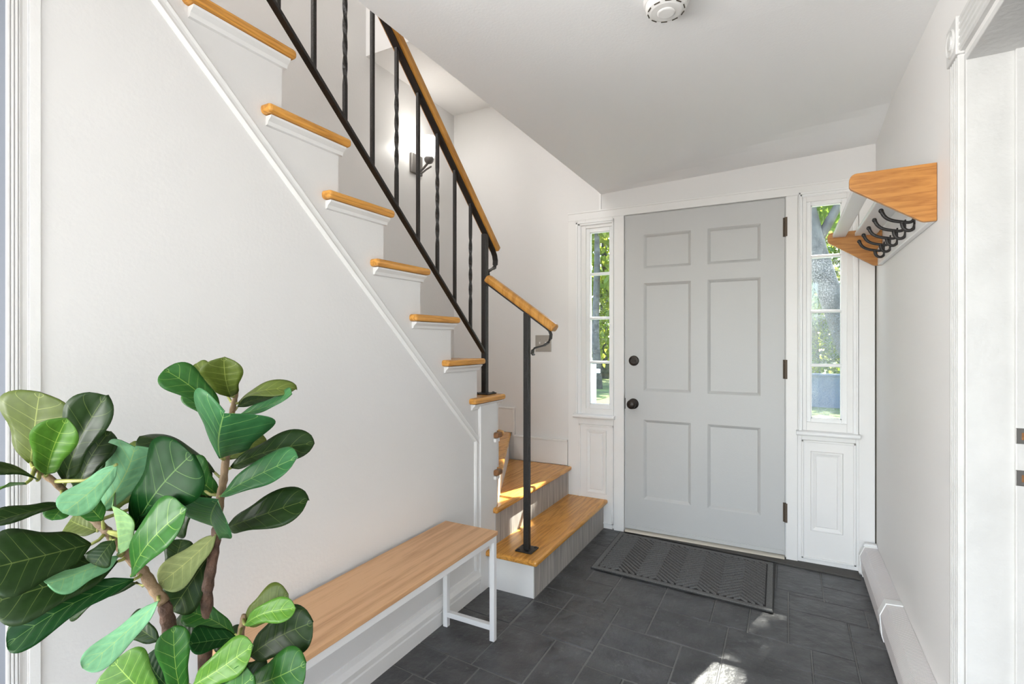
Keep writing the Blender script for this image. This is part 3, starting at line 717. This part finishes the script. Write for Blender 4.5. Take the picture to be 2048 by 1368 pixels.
# ------------------------------------------------------------------ doormat
dm = empty('doormat', (-.5, 2.95, 0)); tag(dm, 'dark grey ribbed doormat in front of the door', 'doormat')
mc = [(-.955, 3.27), (-.055, 3.215), (-.055, 2.626), (-.946, 2.684)]
MB().prism(mc, .002, .008, 'z').build('backing', MATM, dm, bevel=.002)
O = Vector((-.946, 2.684)); U = (Vector((-.055, 2.626)) - O); Vv = (Vector((-.955, 3.27)) - O); Lu, Lv = U.length, Vv.length
U.normalize(); Vv.normalize()
def mp_(u, v, z): p = O + U * u + Vv * v; return (p.x, p.y, z)
bd = MB(); e_ = .032
for (a, b, c_, d_) in [(.004, Lu - .004, .004, e_), (.004, Lu - .004, Lv - e_, Lv - .004), (.004, e_, e_, Lv - e_), (Lu - e_, Lu - .004, e_, Lv - e_)]:
    bd.add([mp_(a, c_, .008), mp_(b, c_, .008), mp_(b, d_, .008), mp_(a, d_, .008), mp_(a + .002, c_ + .002, .011), mp_(b - .002, c_ + .002, .011), mp_(b - .002, d_ - .002, .011), mp_(a + .002, d_ - .002, .011)],
           [(4, 5, 6, 7), (0, 1, 5, 4), (1, 2, 6, 5), (2, 3, 7, 6), (3, 0, 4, 7)])
bd.build('border', MATR, dm)
rb = MB(); cols = 8; cw = (Lu - 2 * e_ - .012) / cols; pitch = .033
for c_ in range(cols):
    ua = e_ + .006 + c_ * cw; ub = ua + cw; s = 1 if c_ % 2 == 0 else -1
    t = -cw
    while t < Lv:
        va = t if s > 0 else t + cw; vb = t + cw if s > 0 else t
        # clip the rib to the field
        lo, hi = e_ + .004, Lv - e_ - .004; pa, pb = 0, 1
        for lim, sg in ((lo, 1), (hi, -1)):
            fa, fb = (va - lim) * sg, (vb - lim) * sg
            if fa < 0 and fb < 0: pa = 2
            elif fa < 0: pa = max(pa, fa / (fa - fb))
            elif fb < 0: pb = min(pb, fa / (fa - fb))
        if pa < pb - .03:
            P0 = (ua + (ub - ua) * pa, va + (vb - va) * pa); P1 = (ua + (ub - ua) * pb, va + (vb - va) * pb)
            h = .0095
            rb.add([mp_(P0[0], P0[1] - h, .008), mp_(P1[0], P1[1] - h, .008), mp_(P1[0], P1[1] + h, .008), mp_(P0[0], P0[1] + h, .008),
                    mp_(P0[0], P0[1] - h * .6, 0.0145), mp_(P1[0], P1[1] - h * .6, 0.0145), mp_(P1[0], P1[1] + h * .6, 0.0145), mp_(P0[0], P0[1] + h * .6, 0.0145)],
                   [(4, 5, 6, 7), (0, 1, 5, 4), (1, 2, 6, 5), (2, 3, 7, 6), (3, 0, 4, 7)])
        t += pitch
tag(rb.build('ribs', MATR, dm), kind='stuff')

# ------------------------------------------------------------------ fiddle-leaf plant
def leaf_mat(name, col, vein, rough, vein_w=1.0):
    m = mat(name, col, rough, spec=.07 if 'darkest' in name else (.12 if 'dark' in name else .2)); n = m.node_tree.nodes; l = m.node_tree.links; b = n['Principled BSDF']
    uv = n.new('ShaderNodeUVMap'); sp = n.new('ShaderNodeSeparateXYZ'); l.new(uv.outputs[0], sp.inputs[0])
    def M(op, a, b_=None, c_=None):
        x = n.new('ShaderNodeMath'); x.operation = op
        for i, q in enumerate((a, b_, c_)):
            if q is None: continue
            if isinstance(q, (int, float)): x.inputs[i].default_value = q
            else: l.new(q, x.inputs[i])
        return x.outputs[0]
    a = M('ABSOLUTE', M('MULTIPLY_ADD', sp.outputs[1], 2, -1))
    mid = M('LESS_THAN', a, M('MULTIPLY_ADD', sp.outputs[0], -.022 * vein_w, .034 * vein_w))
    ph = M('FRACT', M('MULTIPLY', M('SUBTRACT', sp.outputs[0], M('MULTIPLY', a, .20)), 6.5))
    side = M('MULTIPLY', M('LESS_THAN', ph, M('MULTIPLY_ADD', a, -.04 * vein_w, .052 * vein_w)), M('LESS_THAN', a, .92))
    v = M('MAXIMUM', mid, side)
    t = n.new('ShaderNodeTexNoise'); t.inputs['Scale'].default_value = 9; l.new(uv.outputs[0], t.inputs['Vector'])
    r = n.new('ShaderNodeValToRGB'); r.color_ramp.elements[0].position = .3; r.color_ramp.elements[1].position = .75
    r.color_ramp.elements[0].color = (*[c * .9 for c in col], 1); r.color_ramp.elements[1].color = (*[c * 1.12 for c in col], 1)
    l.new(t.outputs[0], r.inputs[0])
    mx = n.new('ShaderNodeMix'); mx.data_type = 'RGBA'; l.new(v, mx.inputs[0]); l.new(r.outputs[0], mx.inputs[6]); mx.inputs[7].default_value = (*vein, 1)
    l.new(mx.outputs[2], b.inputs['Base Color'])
    quilt = M('SINE', M('MULTIPLY', M('SUBTRACT', sp.outputs[0], M('MULTIPLY', a, .20)), 6.5 * 2 * PI))
    bp = n.new('ShaderNodeBump'); bp.inputs['Strength'].default_value = .07; bp.inputs['Distance'].default_value = .004
    l.new(quilt, bp.inputs['Height']); l.new(bp.outputs[0], b.inputs['Normal'])
    return m
LM = {
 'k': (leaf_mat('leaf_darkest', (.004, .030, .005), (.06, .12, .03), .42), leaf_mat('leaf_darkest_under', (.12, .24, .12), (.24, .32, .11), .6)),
 'd': (leaf_mat('leaf_dark', (.013, .030, .007), (.07, .10, .025), .38), leaf_mat('leaf_dark_under', (.13, .20, .09), (.28, .34, .12), .6)),
 'm': (leaf_mat('leaf_mid', (.018, .085, .010), (.14, .24, .04), .42), leaf_mat('leaf_mid_under', (.15, .34, .17), (.34, .46, .16), .6)),
 'b': (leaf_mat('leaf_bright', (.055, .145, .014), (.20, .32, .05), .42), leaf_mat('leaf_bright_under', (.19, .32, .14), (.32, .42, .12), .6)),
 'o': (leaf_mat('leaf_olive', (.062, .085, .012), (.17, .20, .045), .45), leaf_mat('leaf_olive_under', (.15, .18, .065), (.26, .28, .09), .6)),
 't': (leaf_mat('leaf_teal', (.032, .125, .04), (.18, .32, .09), .42), leaf_mat('leaf_teal_under', (.17, .38, .20), (.30, .44, .16), .55)),
}
pn = empty('fiddle_leaf_fig', (-1.0, .52, 0)); tag(pn, 'faux fiddle-leaf fig plant with large glossy green leaves', 'plant')
RIGHT = Vector((RX, RY, 0)); TOCAM = Vector((RY, -RX, 0)); UP = Vector((0, 0, 1))
W_T = [(0, .03), (.06, .20), (.14, .42), (.24, .57), (.36, .63), (.48, .70), (.60, .84), (.70, .95), (.78, 1.0), (.85, .97), (.91, .86), (.955, .66), (.985, .40), (1, .0)]
def wprof(u):
    n = len(W_T)
    for i in range(n - 1):
        if u <= W_T[i + 1][0]:
            (x0, p0), (x1, p1) = W_T[max(0, i - 1)], W_T[i]; (x2, p2), (x3, p3) = W_T[i + 1], W_T[min(n - 1, i + 2)]
            h = x2 - x1; t = (u - x1) / h; m1 = (p2 - p0) / max(1e-6, x2 - x0); m2 = (p3 - p1) / max(1e-6, x3 - x1)
            return max(.005, (2*t**3 - 3*t*t + 1) * p1 + (t**3 - 2*t*t + t) * h * m1 + (-2*t**3 + 3*t*t) * p2 + (t**3 - t*t) * h * m2)
    return .005
def make_leaf(bp_, tp, db_, dt, wpx, hint, fold, curl, key, seed):
    rnd = random.Random(seed)
    base = at_depth(*bp_, db_); tip = at_depth(*tp, dt); ax = tip - base; L = ax.length; W = wpx * 1.12 / F * (db_ + dt) / 2
    # keep leaves in front of the wall
    h = RIGHT * hint[0] + UP * hint[1] + TOCAM * hint[2]
    a = ax.normalized(); nrm = (h - a * h.dot(a)); nrm.normalize(); s = a.cross(nrm)
    NU, NV = 22, 8; top = []; uvs = []
    ph = rnd.uniform(0, 6); wav = rnd.uniform(.010, .026); bend = rnd.uniform(-.05, .05)
    for i in range(NU + 1):
        u = 1 - (1 - i / NU) ** 1.5; hw = W / 2 * wprof(u)
        c = base + ax * u + nrm * (curl * L * 4 * u * (1 - u)) + s * (bend * L * math.sin(PI * u))
        for j in range(NV + 1):
            v = j / NV * 2 - 1; av = abs(v)
            p = c + s * (v * hw * math.cos(fold * (1 - .25 * av))) + nrm * (av * hw * math.sin(fold) + (wav * L * math.sin(u * 8.5 + ph + (2 if v > 0 else 0)) - .10 * hw * (fold > 0)) * av * av)
            if p.x < WX + .012: p.x = WX + .012 + rnd.uniform(0, .002)
            top.append(p); uvs.append((u, j / NV))
    m = MB(); n0 = len(top); m.v = [p + nrm * .0006 for p in top] + [p - nrm * .0006 for p in top]; m.uv = uvs + uvs
    for i in range(NU):
        for j in range(NV):
            q = i * (NV + 1) + j; f = (q, q + 1, q + NV + 2, q + NV + 1)
            m.f.append(f[::-1] if True else f); m.m.append(0); m.f.append(tuple(x + n0 for x in f)); m.m.append(1)
    edge = [j for j in range(NV + 1)] + [i * (NV + 1) + NV for i in range(1, NU + 1)] + [NU * (NV + 1) + j for j in range(NV - 1, -1, -1)] + [i * (NV + 1) for i in range(NU - 1, 0, -1)]
    for q, e2 in zip(edge, edge[1:] + edge[:1]): m.f.append((q, e2, e2 + n0, q + n0)); m.m.append(0)
    m.build('leaf', list(LM[key]), pn, smooth=True, fixn=False)
    return base
CAMF, UPF = (0, .35, 1), (0, 1, .45)
leaves = [
 # base, tip, depth base, depth tip, width px, facing, fold, curl, colour
 ((439,830),(328,739),1.02,.98,62,(.3,.8,1),.35,.10,'m'),
 ((462,792),(448,714),1.02,.97,74,(.2,-.1,1),.5,.06,'o'),
 ((456,792),(392,727),1.06,1.10,36,(0,.5,1),.3,.04,'o'),
 ((478,806),(592,778),1.03,.98,38,(-.1,1,.9),.3,.14,'o'),
 ((474,814),(560,792),1.06,1.10,38,(0,1,1),.3,.05,'d'),
 ((478,829),(584,787),1.01,.95,38,(0,.9,.9),.35,-.04,'t'),
 ((436,834),(368,782),1.06,1.08,30,(0,.6,1),.3,-.04,'m'),
 ((442,916),(448,826),1.0,.90,160,(0,-.3,1),-.55,.06,'t'),
 ((463,935),(628,886),1.02,.99,60,(0,.8,1),.3,.10,'d'),
 ((458,918),(524,868),1.07,1.12,52,(0,.5,1),.2,.05,'o'),
 ((440,992),(596,914),1.0,.94,62,(0,.7,1),.3,.04,'t'),
 ((455,1056),(616,1000),1.02,.98,68,(0,.7,1),.3,.12,'d'),
 ((428,1052),(436,1000),.98,.89,125,(0,-.1,1),.55,.05,'t'),
 ((437,990),(376,918),1.03,1.02,54,(0,.6,1),.3,.08,'m'),
 ((420,1000),(385,962),1.05,1.05,70,(0,.3,1),.2,.02,'d'),
 ((430,945),(279,872),1.05,1.03,52,(0,1,.5),-.4,.10,'d'),
 ((322,960),(240,905),1.06,1.10,70,(0,.5,1),.2,.04,'o'),
 ((400,975),(340,1060),1.02,1.04,70,(0,.3,1),.2,.04,'d'),
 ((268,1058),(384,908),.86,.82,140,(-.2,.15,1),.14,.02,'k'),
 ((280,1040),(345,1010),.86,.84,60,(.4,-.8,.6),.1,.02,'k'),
 ((263,1150),(374,1016),.86,.80,96,(-.35,.35,1),.35,.06,'m'),
 ((195,1028),(270,893),.95,.90,95,(-.5,.2,-1),.5,.04,'t'),
 ((234,928),(126,1026),.86,.82,58,(-.3,.4,-1),.3,.06,'t'),
 ((205,1040),(150,985),.88,.86,58,(.1,.4,1),.2,.06,'m'),
 ((228,1080),(190,1130),.88,.86,52,(.1,.5,1),.2,.08,'d'),
 ((150,1002),(105,1040),.86,.82,44,(.1,.5,1),.2,.08,'m'),
 ((200,1020),(250,950),.97,.97,80,(.3,.2,1),.2,.04,'o'),
 ((237,1112),(95,1168),.90,.80,64,(-.1,-.8,-.75),.35,.05,'t'),
 ((236,1108),(224,1012),.88,.82,86,(.6,.2,-1),.5,.04,'b'),
 ((182,1088),(-30,1140),.88,.78,128,(-.1,.5,1),.2,.06,'d'),
 ((236,1122),(-15,1205),.90,.80,110,(-.1,.5,1),.2,.05,'d'),
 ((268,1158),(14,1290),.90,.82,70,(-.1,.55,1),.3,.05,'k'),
 ((272,1165),(140,1228),.96,.98,44,(-.1,.7,1),.2,.08,'d'),
 ((318,1200),(166,1337),.90,.82,54,(-.2,-.7,-.8),.25,.08,'t'),
 ((318,1282),(258,1238),.95,.98,50,(0,.5,1),.2,.08,'d'),
 ((62,925),(80,784),.86,.84,124,(.1,.1,1),.15,.04,'o'),
 ((94,948),(134,836),.84,.80,76,(.5,.1,1),.6,.05,'b'),
 ((88,940),(108,850),.87,.88,60,(-.2,.1,1),.2,.04,'m'),
 ((132,962),(212,790),.88,.84,86,(.1,.2,1),.4,.06,'d'),
 ((158,985),(220,862),.92,.92,70,(.1,.2,1),.3,.10,'d'),
 ((165,1000),(190,900),.95,.98,60,(.1,.2,1),.2,.04,'d'),
 ((75,960),(-40,940),.82,.74,56,(0,.7,1),.2,.10,'d'),
 ((52,966),(-30,992),.80,.72,40,(0,.7,1),.3,.04,'b'),
 ((128,1010),(-25,1050),.84,.76,48,(0,.9,.9),.4,.06,'d'),
 ((195,1062),(140,1040),.93,.95,50,(0,.7,1),.2,.05,'o'),
 ((432,1068),(318,1168),1.0,.95,72,(.3,-.4,-.9),.2,.05,'o'),
 ((428,1096),(344,1222),1.02,.98,70,(.3,.3,1),.3,.04,'d'),
 ((335,1160),(364,1078),.98,1.02,52,(0,.3,1),.2,.02,'d'),
 ((470,1268),(371,1221),1.0,1.0,46,(0,.8,.9),.3,.12,'m'),
 ((488,1246),(577,1188),1.0,1.0,66,(0,.4,1),.2,.06,'o'),
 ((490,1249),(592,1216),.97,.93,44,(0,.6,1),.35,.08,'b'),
 ((500,1312),(626,1244),1.0,.97,84,(0,.5,1),.25,.06,'d'),
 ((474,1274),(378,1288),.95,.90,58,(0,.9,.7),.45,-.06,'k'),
 ((384,1372),(507,1290),.92,.90,66,(0,.6,1),.35,.06,'b'),
 ((366,1400),(347,1252),.93,.92,56,(.4,.1,1),.3,.06,'m'),
 ((312,1408),(228,1322),.92,.92,104,(0,.3,1),.2,.06,'b'),
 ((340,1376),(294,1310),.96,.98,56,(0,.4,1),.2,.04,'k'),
 ((498,1372),(612,1326),.94,.92,78,(0,.5,1),.2,.08,'m'),
 ((428,1410),(508,1352),.90,.88,66,(0,.5,1),.2,.08,'m'),
 ((470,1342),(532,1352),.98,.98,56,(0,.5,1),.2,.06,'d'),
 ((405,1284),(350,1244),1.0,1.03,52,(0,.6,1),.2,.08,'d'),
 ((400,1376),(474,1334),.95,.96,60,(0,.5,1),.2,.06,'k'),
 ((490,1330),(452,1262),1.02,1.05,56,(0,.3,1),.2,.06,'d'),
]
stemA = [(405,1420,1.0),(412,1265,1.0),(415,1240,1.0),(413,1185,1.0),(423,1130,1.0),(431,1080,1.005),(434,1050,1.01),(440,1000,1.01),(447,960,1.01),(452,915,1.02),(455,880,1.03),(461,840,1.03),(467,810,1.03),(473,784,1.03)]
stemB = [(362,1450,.97),(350,1368,.96),(345,1310,.955),(338,1250,.95),(328,1205,.945),(305,1172,.94),(286,1142,.93),(262,1116,.925),(236,1088,.92),(214,1062,.91),(192,1042,.91),(165,1015,.90),(140,992,.885),(108,962,.86),(70,936,.845)]
stemC = [(455,1450,.98),(472,1360,.985),(478,1300,.99),(482,1262,.995),(488,1228,1.0)]
bases = []
for i, a in enumerate(leaves): bases.append(make_leaf(*a, seed=i * 13 + 5))
def stem(pts, r0, r1, m, name='stem'):
    P = [at_depth(*p) for p in pts]; n = len(P)
    # refine with small knobbly radius changes
    Q = []; R_ = []
    for i in range(n - 1):
        for k in range(4):
            t = k / 4; Q.append(P[i].lerp(P[i + 1], t)); u = (i + t) / (n - 1); R_.append((r0 + (r1 - r0) * u) * (1 + .10 * math.sin(i * 4.1 + k * 2.3)))
    Q.append(P[-1]); R_.append(r1 * .8)
    MB().tube(Q, r0, 10, up=(1, 0, 0), radii=R_).build(name, m, pn, smooth=True)
    return Q
SA = stem(stemA[:7], .0125, .0085, BARK1); SA += stem(stemA[6:], .0085, .0045, BARK2)
SB = stem(stemB[:5], .014, .0115, BARK1); SB += stem(stemB[4:], .0105, .0045, BARK2)
SC = stem(stemC, .010, .005, BARK2)
ALLS = SA + SB + SC
for b_ in bases:
    s0 = min(ALLS, key=lambda p: (p - b_).length)
    dd = (s0 - b_).length
    if .006 < dd < .16:
        midp = (b_ + s0) / 2 - UP * dd * .12
        MB().tube([s0, midp, b_], .0032, 6, up=(1, 0, 0), radii=[.0036, .0030, .0026]).build('petiole', PETI, pn, smooth=True)
ground = []
PC = Vector((-.98, .56, 0))
for s_pts in (stemA, stemB, stemC):
    p = at_depth(*s_pts[0]); q_ = Vector((PC.x + (p.x - PC.x) * .35, PC.y + (p.y - PC.y) * .35, .22))
    MB().tube([q_, q_.lerp(p, .5) + Vector((.006, .004, 0)), p], .0135, 10, up=(1, 0, 0), radii=[.016, .0145, .0135]).build('stem', BARK1, pn, smooth=True)
MB().lathe(PC + Vector((0, 0, .001)), (0, 0, 1), [(.105, 0), (.115, .01), (.14, .25), (.148, .26), (.148, .275), (.134, .275), (.128, .235)], 32).build('pot', POT, pn, smooth=False)
MB().lathe(PC + Vector((0, 0, .215)), (0, 0, 1), [(.126, 0), (.128, .02), (.02, .024)], 24).build('soil', SOIL, pn)

# ------------------------------------------------------------------ outdoors
GZ = -.40
struct(MB().box(-45, 40, 3.5, 90, GZ - .3, GZ).build('ground_lawn', GRASS), 'green and brown lawn in front of the house', 'lawn')
struct(MB().prism([(-14, 11.5), (-1.2, 8.5), (-1.0, 10.0), (-14, 16.4)], GZ, GZ + .01, 'z').build('ground_driveway', ASPH), 'pale grey driveway seen through the left sidelight', 'driveway')
struct(MB().box(-1.5, 1.0, 3.5, 4.6, GZ, -.08).build('ground_step', mat('concrete', (.4, .39, .37), .9, .3, 30, .1, 4)), 'concrete doorstep outside the front door', 'doorstep')

def foliage_mat(name, col, tcol):
    m = mat(name, col, .55, 0, 1, .45, 1.5); n = m.node_tree.nodes; l = m.node_tree.links; b = n['Principled BSDF']; out = n['Material Output']
    t = n.new('ShaderNodeBsdfTranslucent'); t.inputs[0].default_value = (*tcol, 1)
    mx = n.new('ShaderNodeMixShader'); mx.inputs[0].default_value = .5
    l.new(b.outputs[0], mx.inputs[1]); l.new(t.outputs[0], mx.inputs[2]); l.new(mx.outputs[0], out.inputs[0]); return m
FOL = [foliage_mat('foliage_green', (.05, .11, .015), (.22, .34, .04)), foliage_mat('foliage_yellow', (.10, .16, .02), (.44, .48, .07)), foliage_mat('foliage_dark', (.03, .07, .015), (.11, .19, .03))]
SUNV = Vector((.26, .85, 1)).normalized()
SUN_GAPS = [(Vector((-1.37, 2.60, .385)), .22), (Vector((-.29, 1.87, 0)), .20)]  # leaves left out along these sun rays to shape the sun patches indoors
def foliage(parent, blobs, n, size, m, name='foliage', gaps=()):
    b = MB(); rnd = random.Random(len(bpy.data.objects))
    tot = sum(r[0] * r[1] * r[2] for _, r in blobs)
    for c, r in blobs:
        k = int(n * r[0] * r[1] * r[2] / tot)
        for _ in range(k):
            while True:
                p = Vector((rnd.uniform(-1, 1), rnd.uniform(-1, 1), rnd.uniform(-1, 1)))
                if .15 < p.length < 1: break
            p = Vector(c) + Vector((p.x * r[0], p.y * r[1], p.z * r[2]))
            if any((p - g0 - SUNV * (p - g0).dot(SUNV)).length < gr for g0, gr in gaps): continue
            a = Vector((rnd.gauss(0, 1), rnd.gauss(0, 1), rnd.gauss(0, .6))).normalized(); q = a.orthogonal().normalized()
            q = (Matrix.Rotation(rnd.uniform(0, 6.3), 3, a) @ q); s = a.cross(q); L = size * rnd.uniform(.7, 1.3); Wd = L * .32
            i0 = len(b.v); b.v += [p - q * L * .5, p + s * Wd - q * .05 * L, p + q * L * .5, p - s * Wd - q * .05 * L]
            b.f.append((i0, i0 + 1, i0 + 2, i0 + 3)); b.m.append(0)
    o = b.build(name, m, parent, fixn=False); o['kind'] = 'stuff'; return o
def tree(name, label, base, pts, rad, blobs, n, size, m, group=None, limbs=(), gaps=()):
    t = empty(name, base); tag(t, label, 'tree', group)
    MB().tube(pts, rad[0], 12, up=(1, 0, 0), radii=rad).build('trunk', TBARK, t, smooth=True)
    for lp_, lr in limbs: MB().tube(lp_, lr[0], 8, up=(1, 0, 0), radii=lr).build('branch', TBARK, t, smooth=True)
    foliage(t, blobs, n, size, m, gaps=gaps); return t
# big leaning tree seen in the right sidelight; its crown is shaped to dapple the sun on the entry
tree('leaning_tree', 'thick leaning grey tree trunk seen through the right sidelight', (1.2, 7.3, GZ),
     [(1.22, 7.3, GZ - .1), (.95, 7.3, .4), (.70, 7.3, 1.05), (.497, 7.3, 1.68), (.404, 7.3, 1.98), (.30, 7.3, 2.36), (.20, 7.35, 2.85), (-.05, 7.4, 3.7), (-.35, 7.7, 5), (-.9, 8.2, 7)], [.22, .17, .14, .13, .128, .126, .122, .11, .09, .05],
     [((1.2, 7.6, 6.2), (2.6, 2.6, 2.0)), ((.5, 8.3, 3.7), (1.8, 1.6, 1.0)), ((-1.6, 8.0, 6.5), (2.4, 2.4, 1.8))], 23000, .17, FOL[0],
     limbs=[([(.3, 7.3, 2.4), (.55, 7.4, 2.9), (1.2, 7.8, 3.6), (2.0, 7.6, 5.6)], [.06, .05, .045, .03])], gaps=SUN_GAPS)
rt = random.Random(3)
spots = [(-5.85, 17.4, .13, 1), (-5.3, 19.8, .12, 1), (-8.3, 20.5, .2, 1), (-7.2, 22.5, .2, 0), (-10.2, 22.0, .2, 2), (-4.0, 22.5, .2, 2), (-2.2, 24.0, .22, 0), (-.4, 22.5, .2, 1), (1.0, 24.5, .2, 1), (2.4, 22.5, .22, 0), (4.2, 23.0, .2, 2), (-12.5, 24, .22, 0)]
kinds = ['slim tree with a bare grey trunk nearest the driveway', 'small bright yellow-green tree beside the slim grey trunk', 'yellow-green tree at the far side of the driveway', 'tall green tree deep in the woods behind the slim trunk',
         'dark green tree at the left edge of the woods', 'dark green tree in the middle of the woods', 'broad green tree in the woods straight beyond the door', 'bright green tree in the woods behind the leaning trunk',
         'pale yellow-green tree furthest back beyond the lawn', 'broad green tree beyond the lawn behind the blue-grey wall', 'dark green tree at the right edge of the woods', 'green tree furthest left in the woods']
for (x, y, r_, mi), lab in zip(spots, kinds):
    h = rt.uniform(8, 10.5); dx = rt.uniform(-.5, .3)
    bl = [((x + dx, y, h * .66), (2.3, 1.8, h * .36)), ((x + rt.uniform(-.8, .8), y + .3, h * .28), (2.0, 1.5, h * .22)), ((x + rt.uniform(-1, 1), y + .6, 1.0), (1.9, 1.2, 1.4))]
    if lab.startswith('slim'): bl = [((x + dx, y, 7.5), (2.0, 1.6, 2.6)), ((x + 1.2, y + .2, 3.6), (1.0, 1.0, 1.2))]
    tree('woodland_tree', lab, (x, y, GZ), [(x, y, GZ - .1), (x - .1, y, 1.5), (x + dx * .5, y, 4), (x + dx, y, h * .8)], [r_ * 1.3, r_, r_ * .85, r_ * .3], bl, 2400, .29, FOL[mi], 'woodland trees beyond the lawn')
bw = empty('garden_wall', (.9, 15, GZ)); tag(bw, 'low blue-grey painted wall beyond the lawn at right', 'wall')
MB().box(-.6, 3.2, 15, 15.2, GZ, .38).build('wall_body', BLUEW, bw, bevel=.01)
MB().box(-.65, 3.25, 14.96, 15.24, .38, .44).build('coping', BLUEW, bw, bevel=.01)
sp_ = empty('sign_post', (-4.28, 12.4, GZ)); tag(sp_, 'slender white post by the driveway seen through the left sidelight', 'post')
MB().box(-4.33, -4.23, 12.35, 12.45, GZ, .68).build('post', POSTW, sp_, bevel=.008)
MB().box(-4.28, -4.12, 12.37, 12.43, .46, .56).build('bracket', POSTW, sp_, bevel=.006)
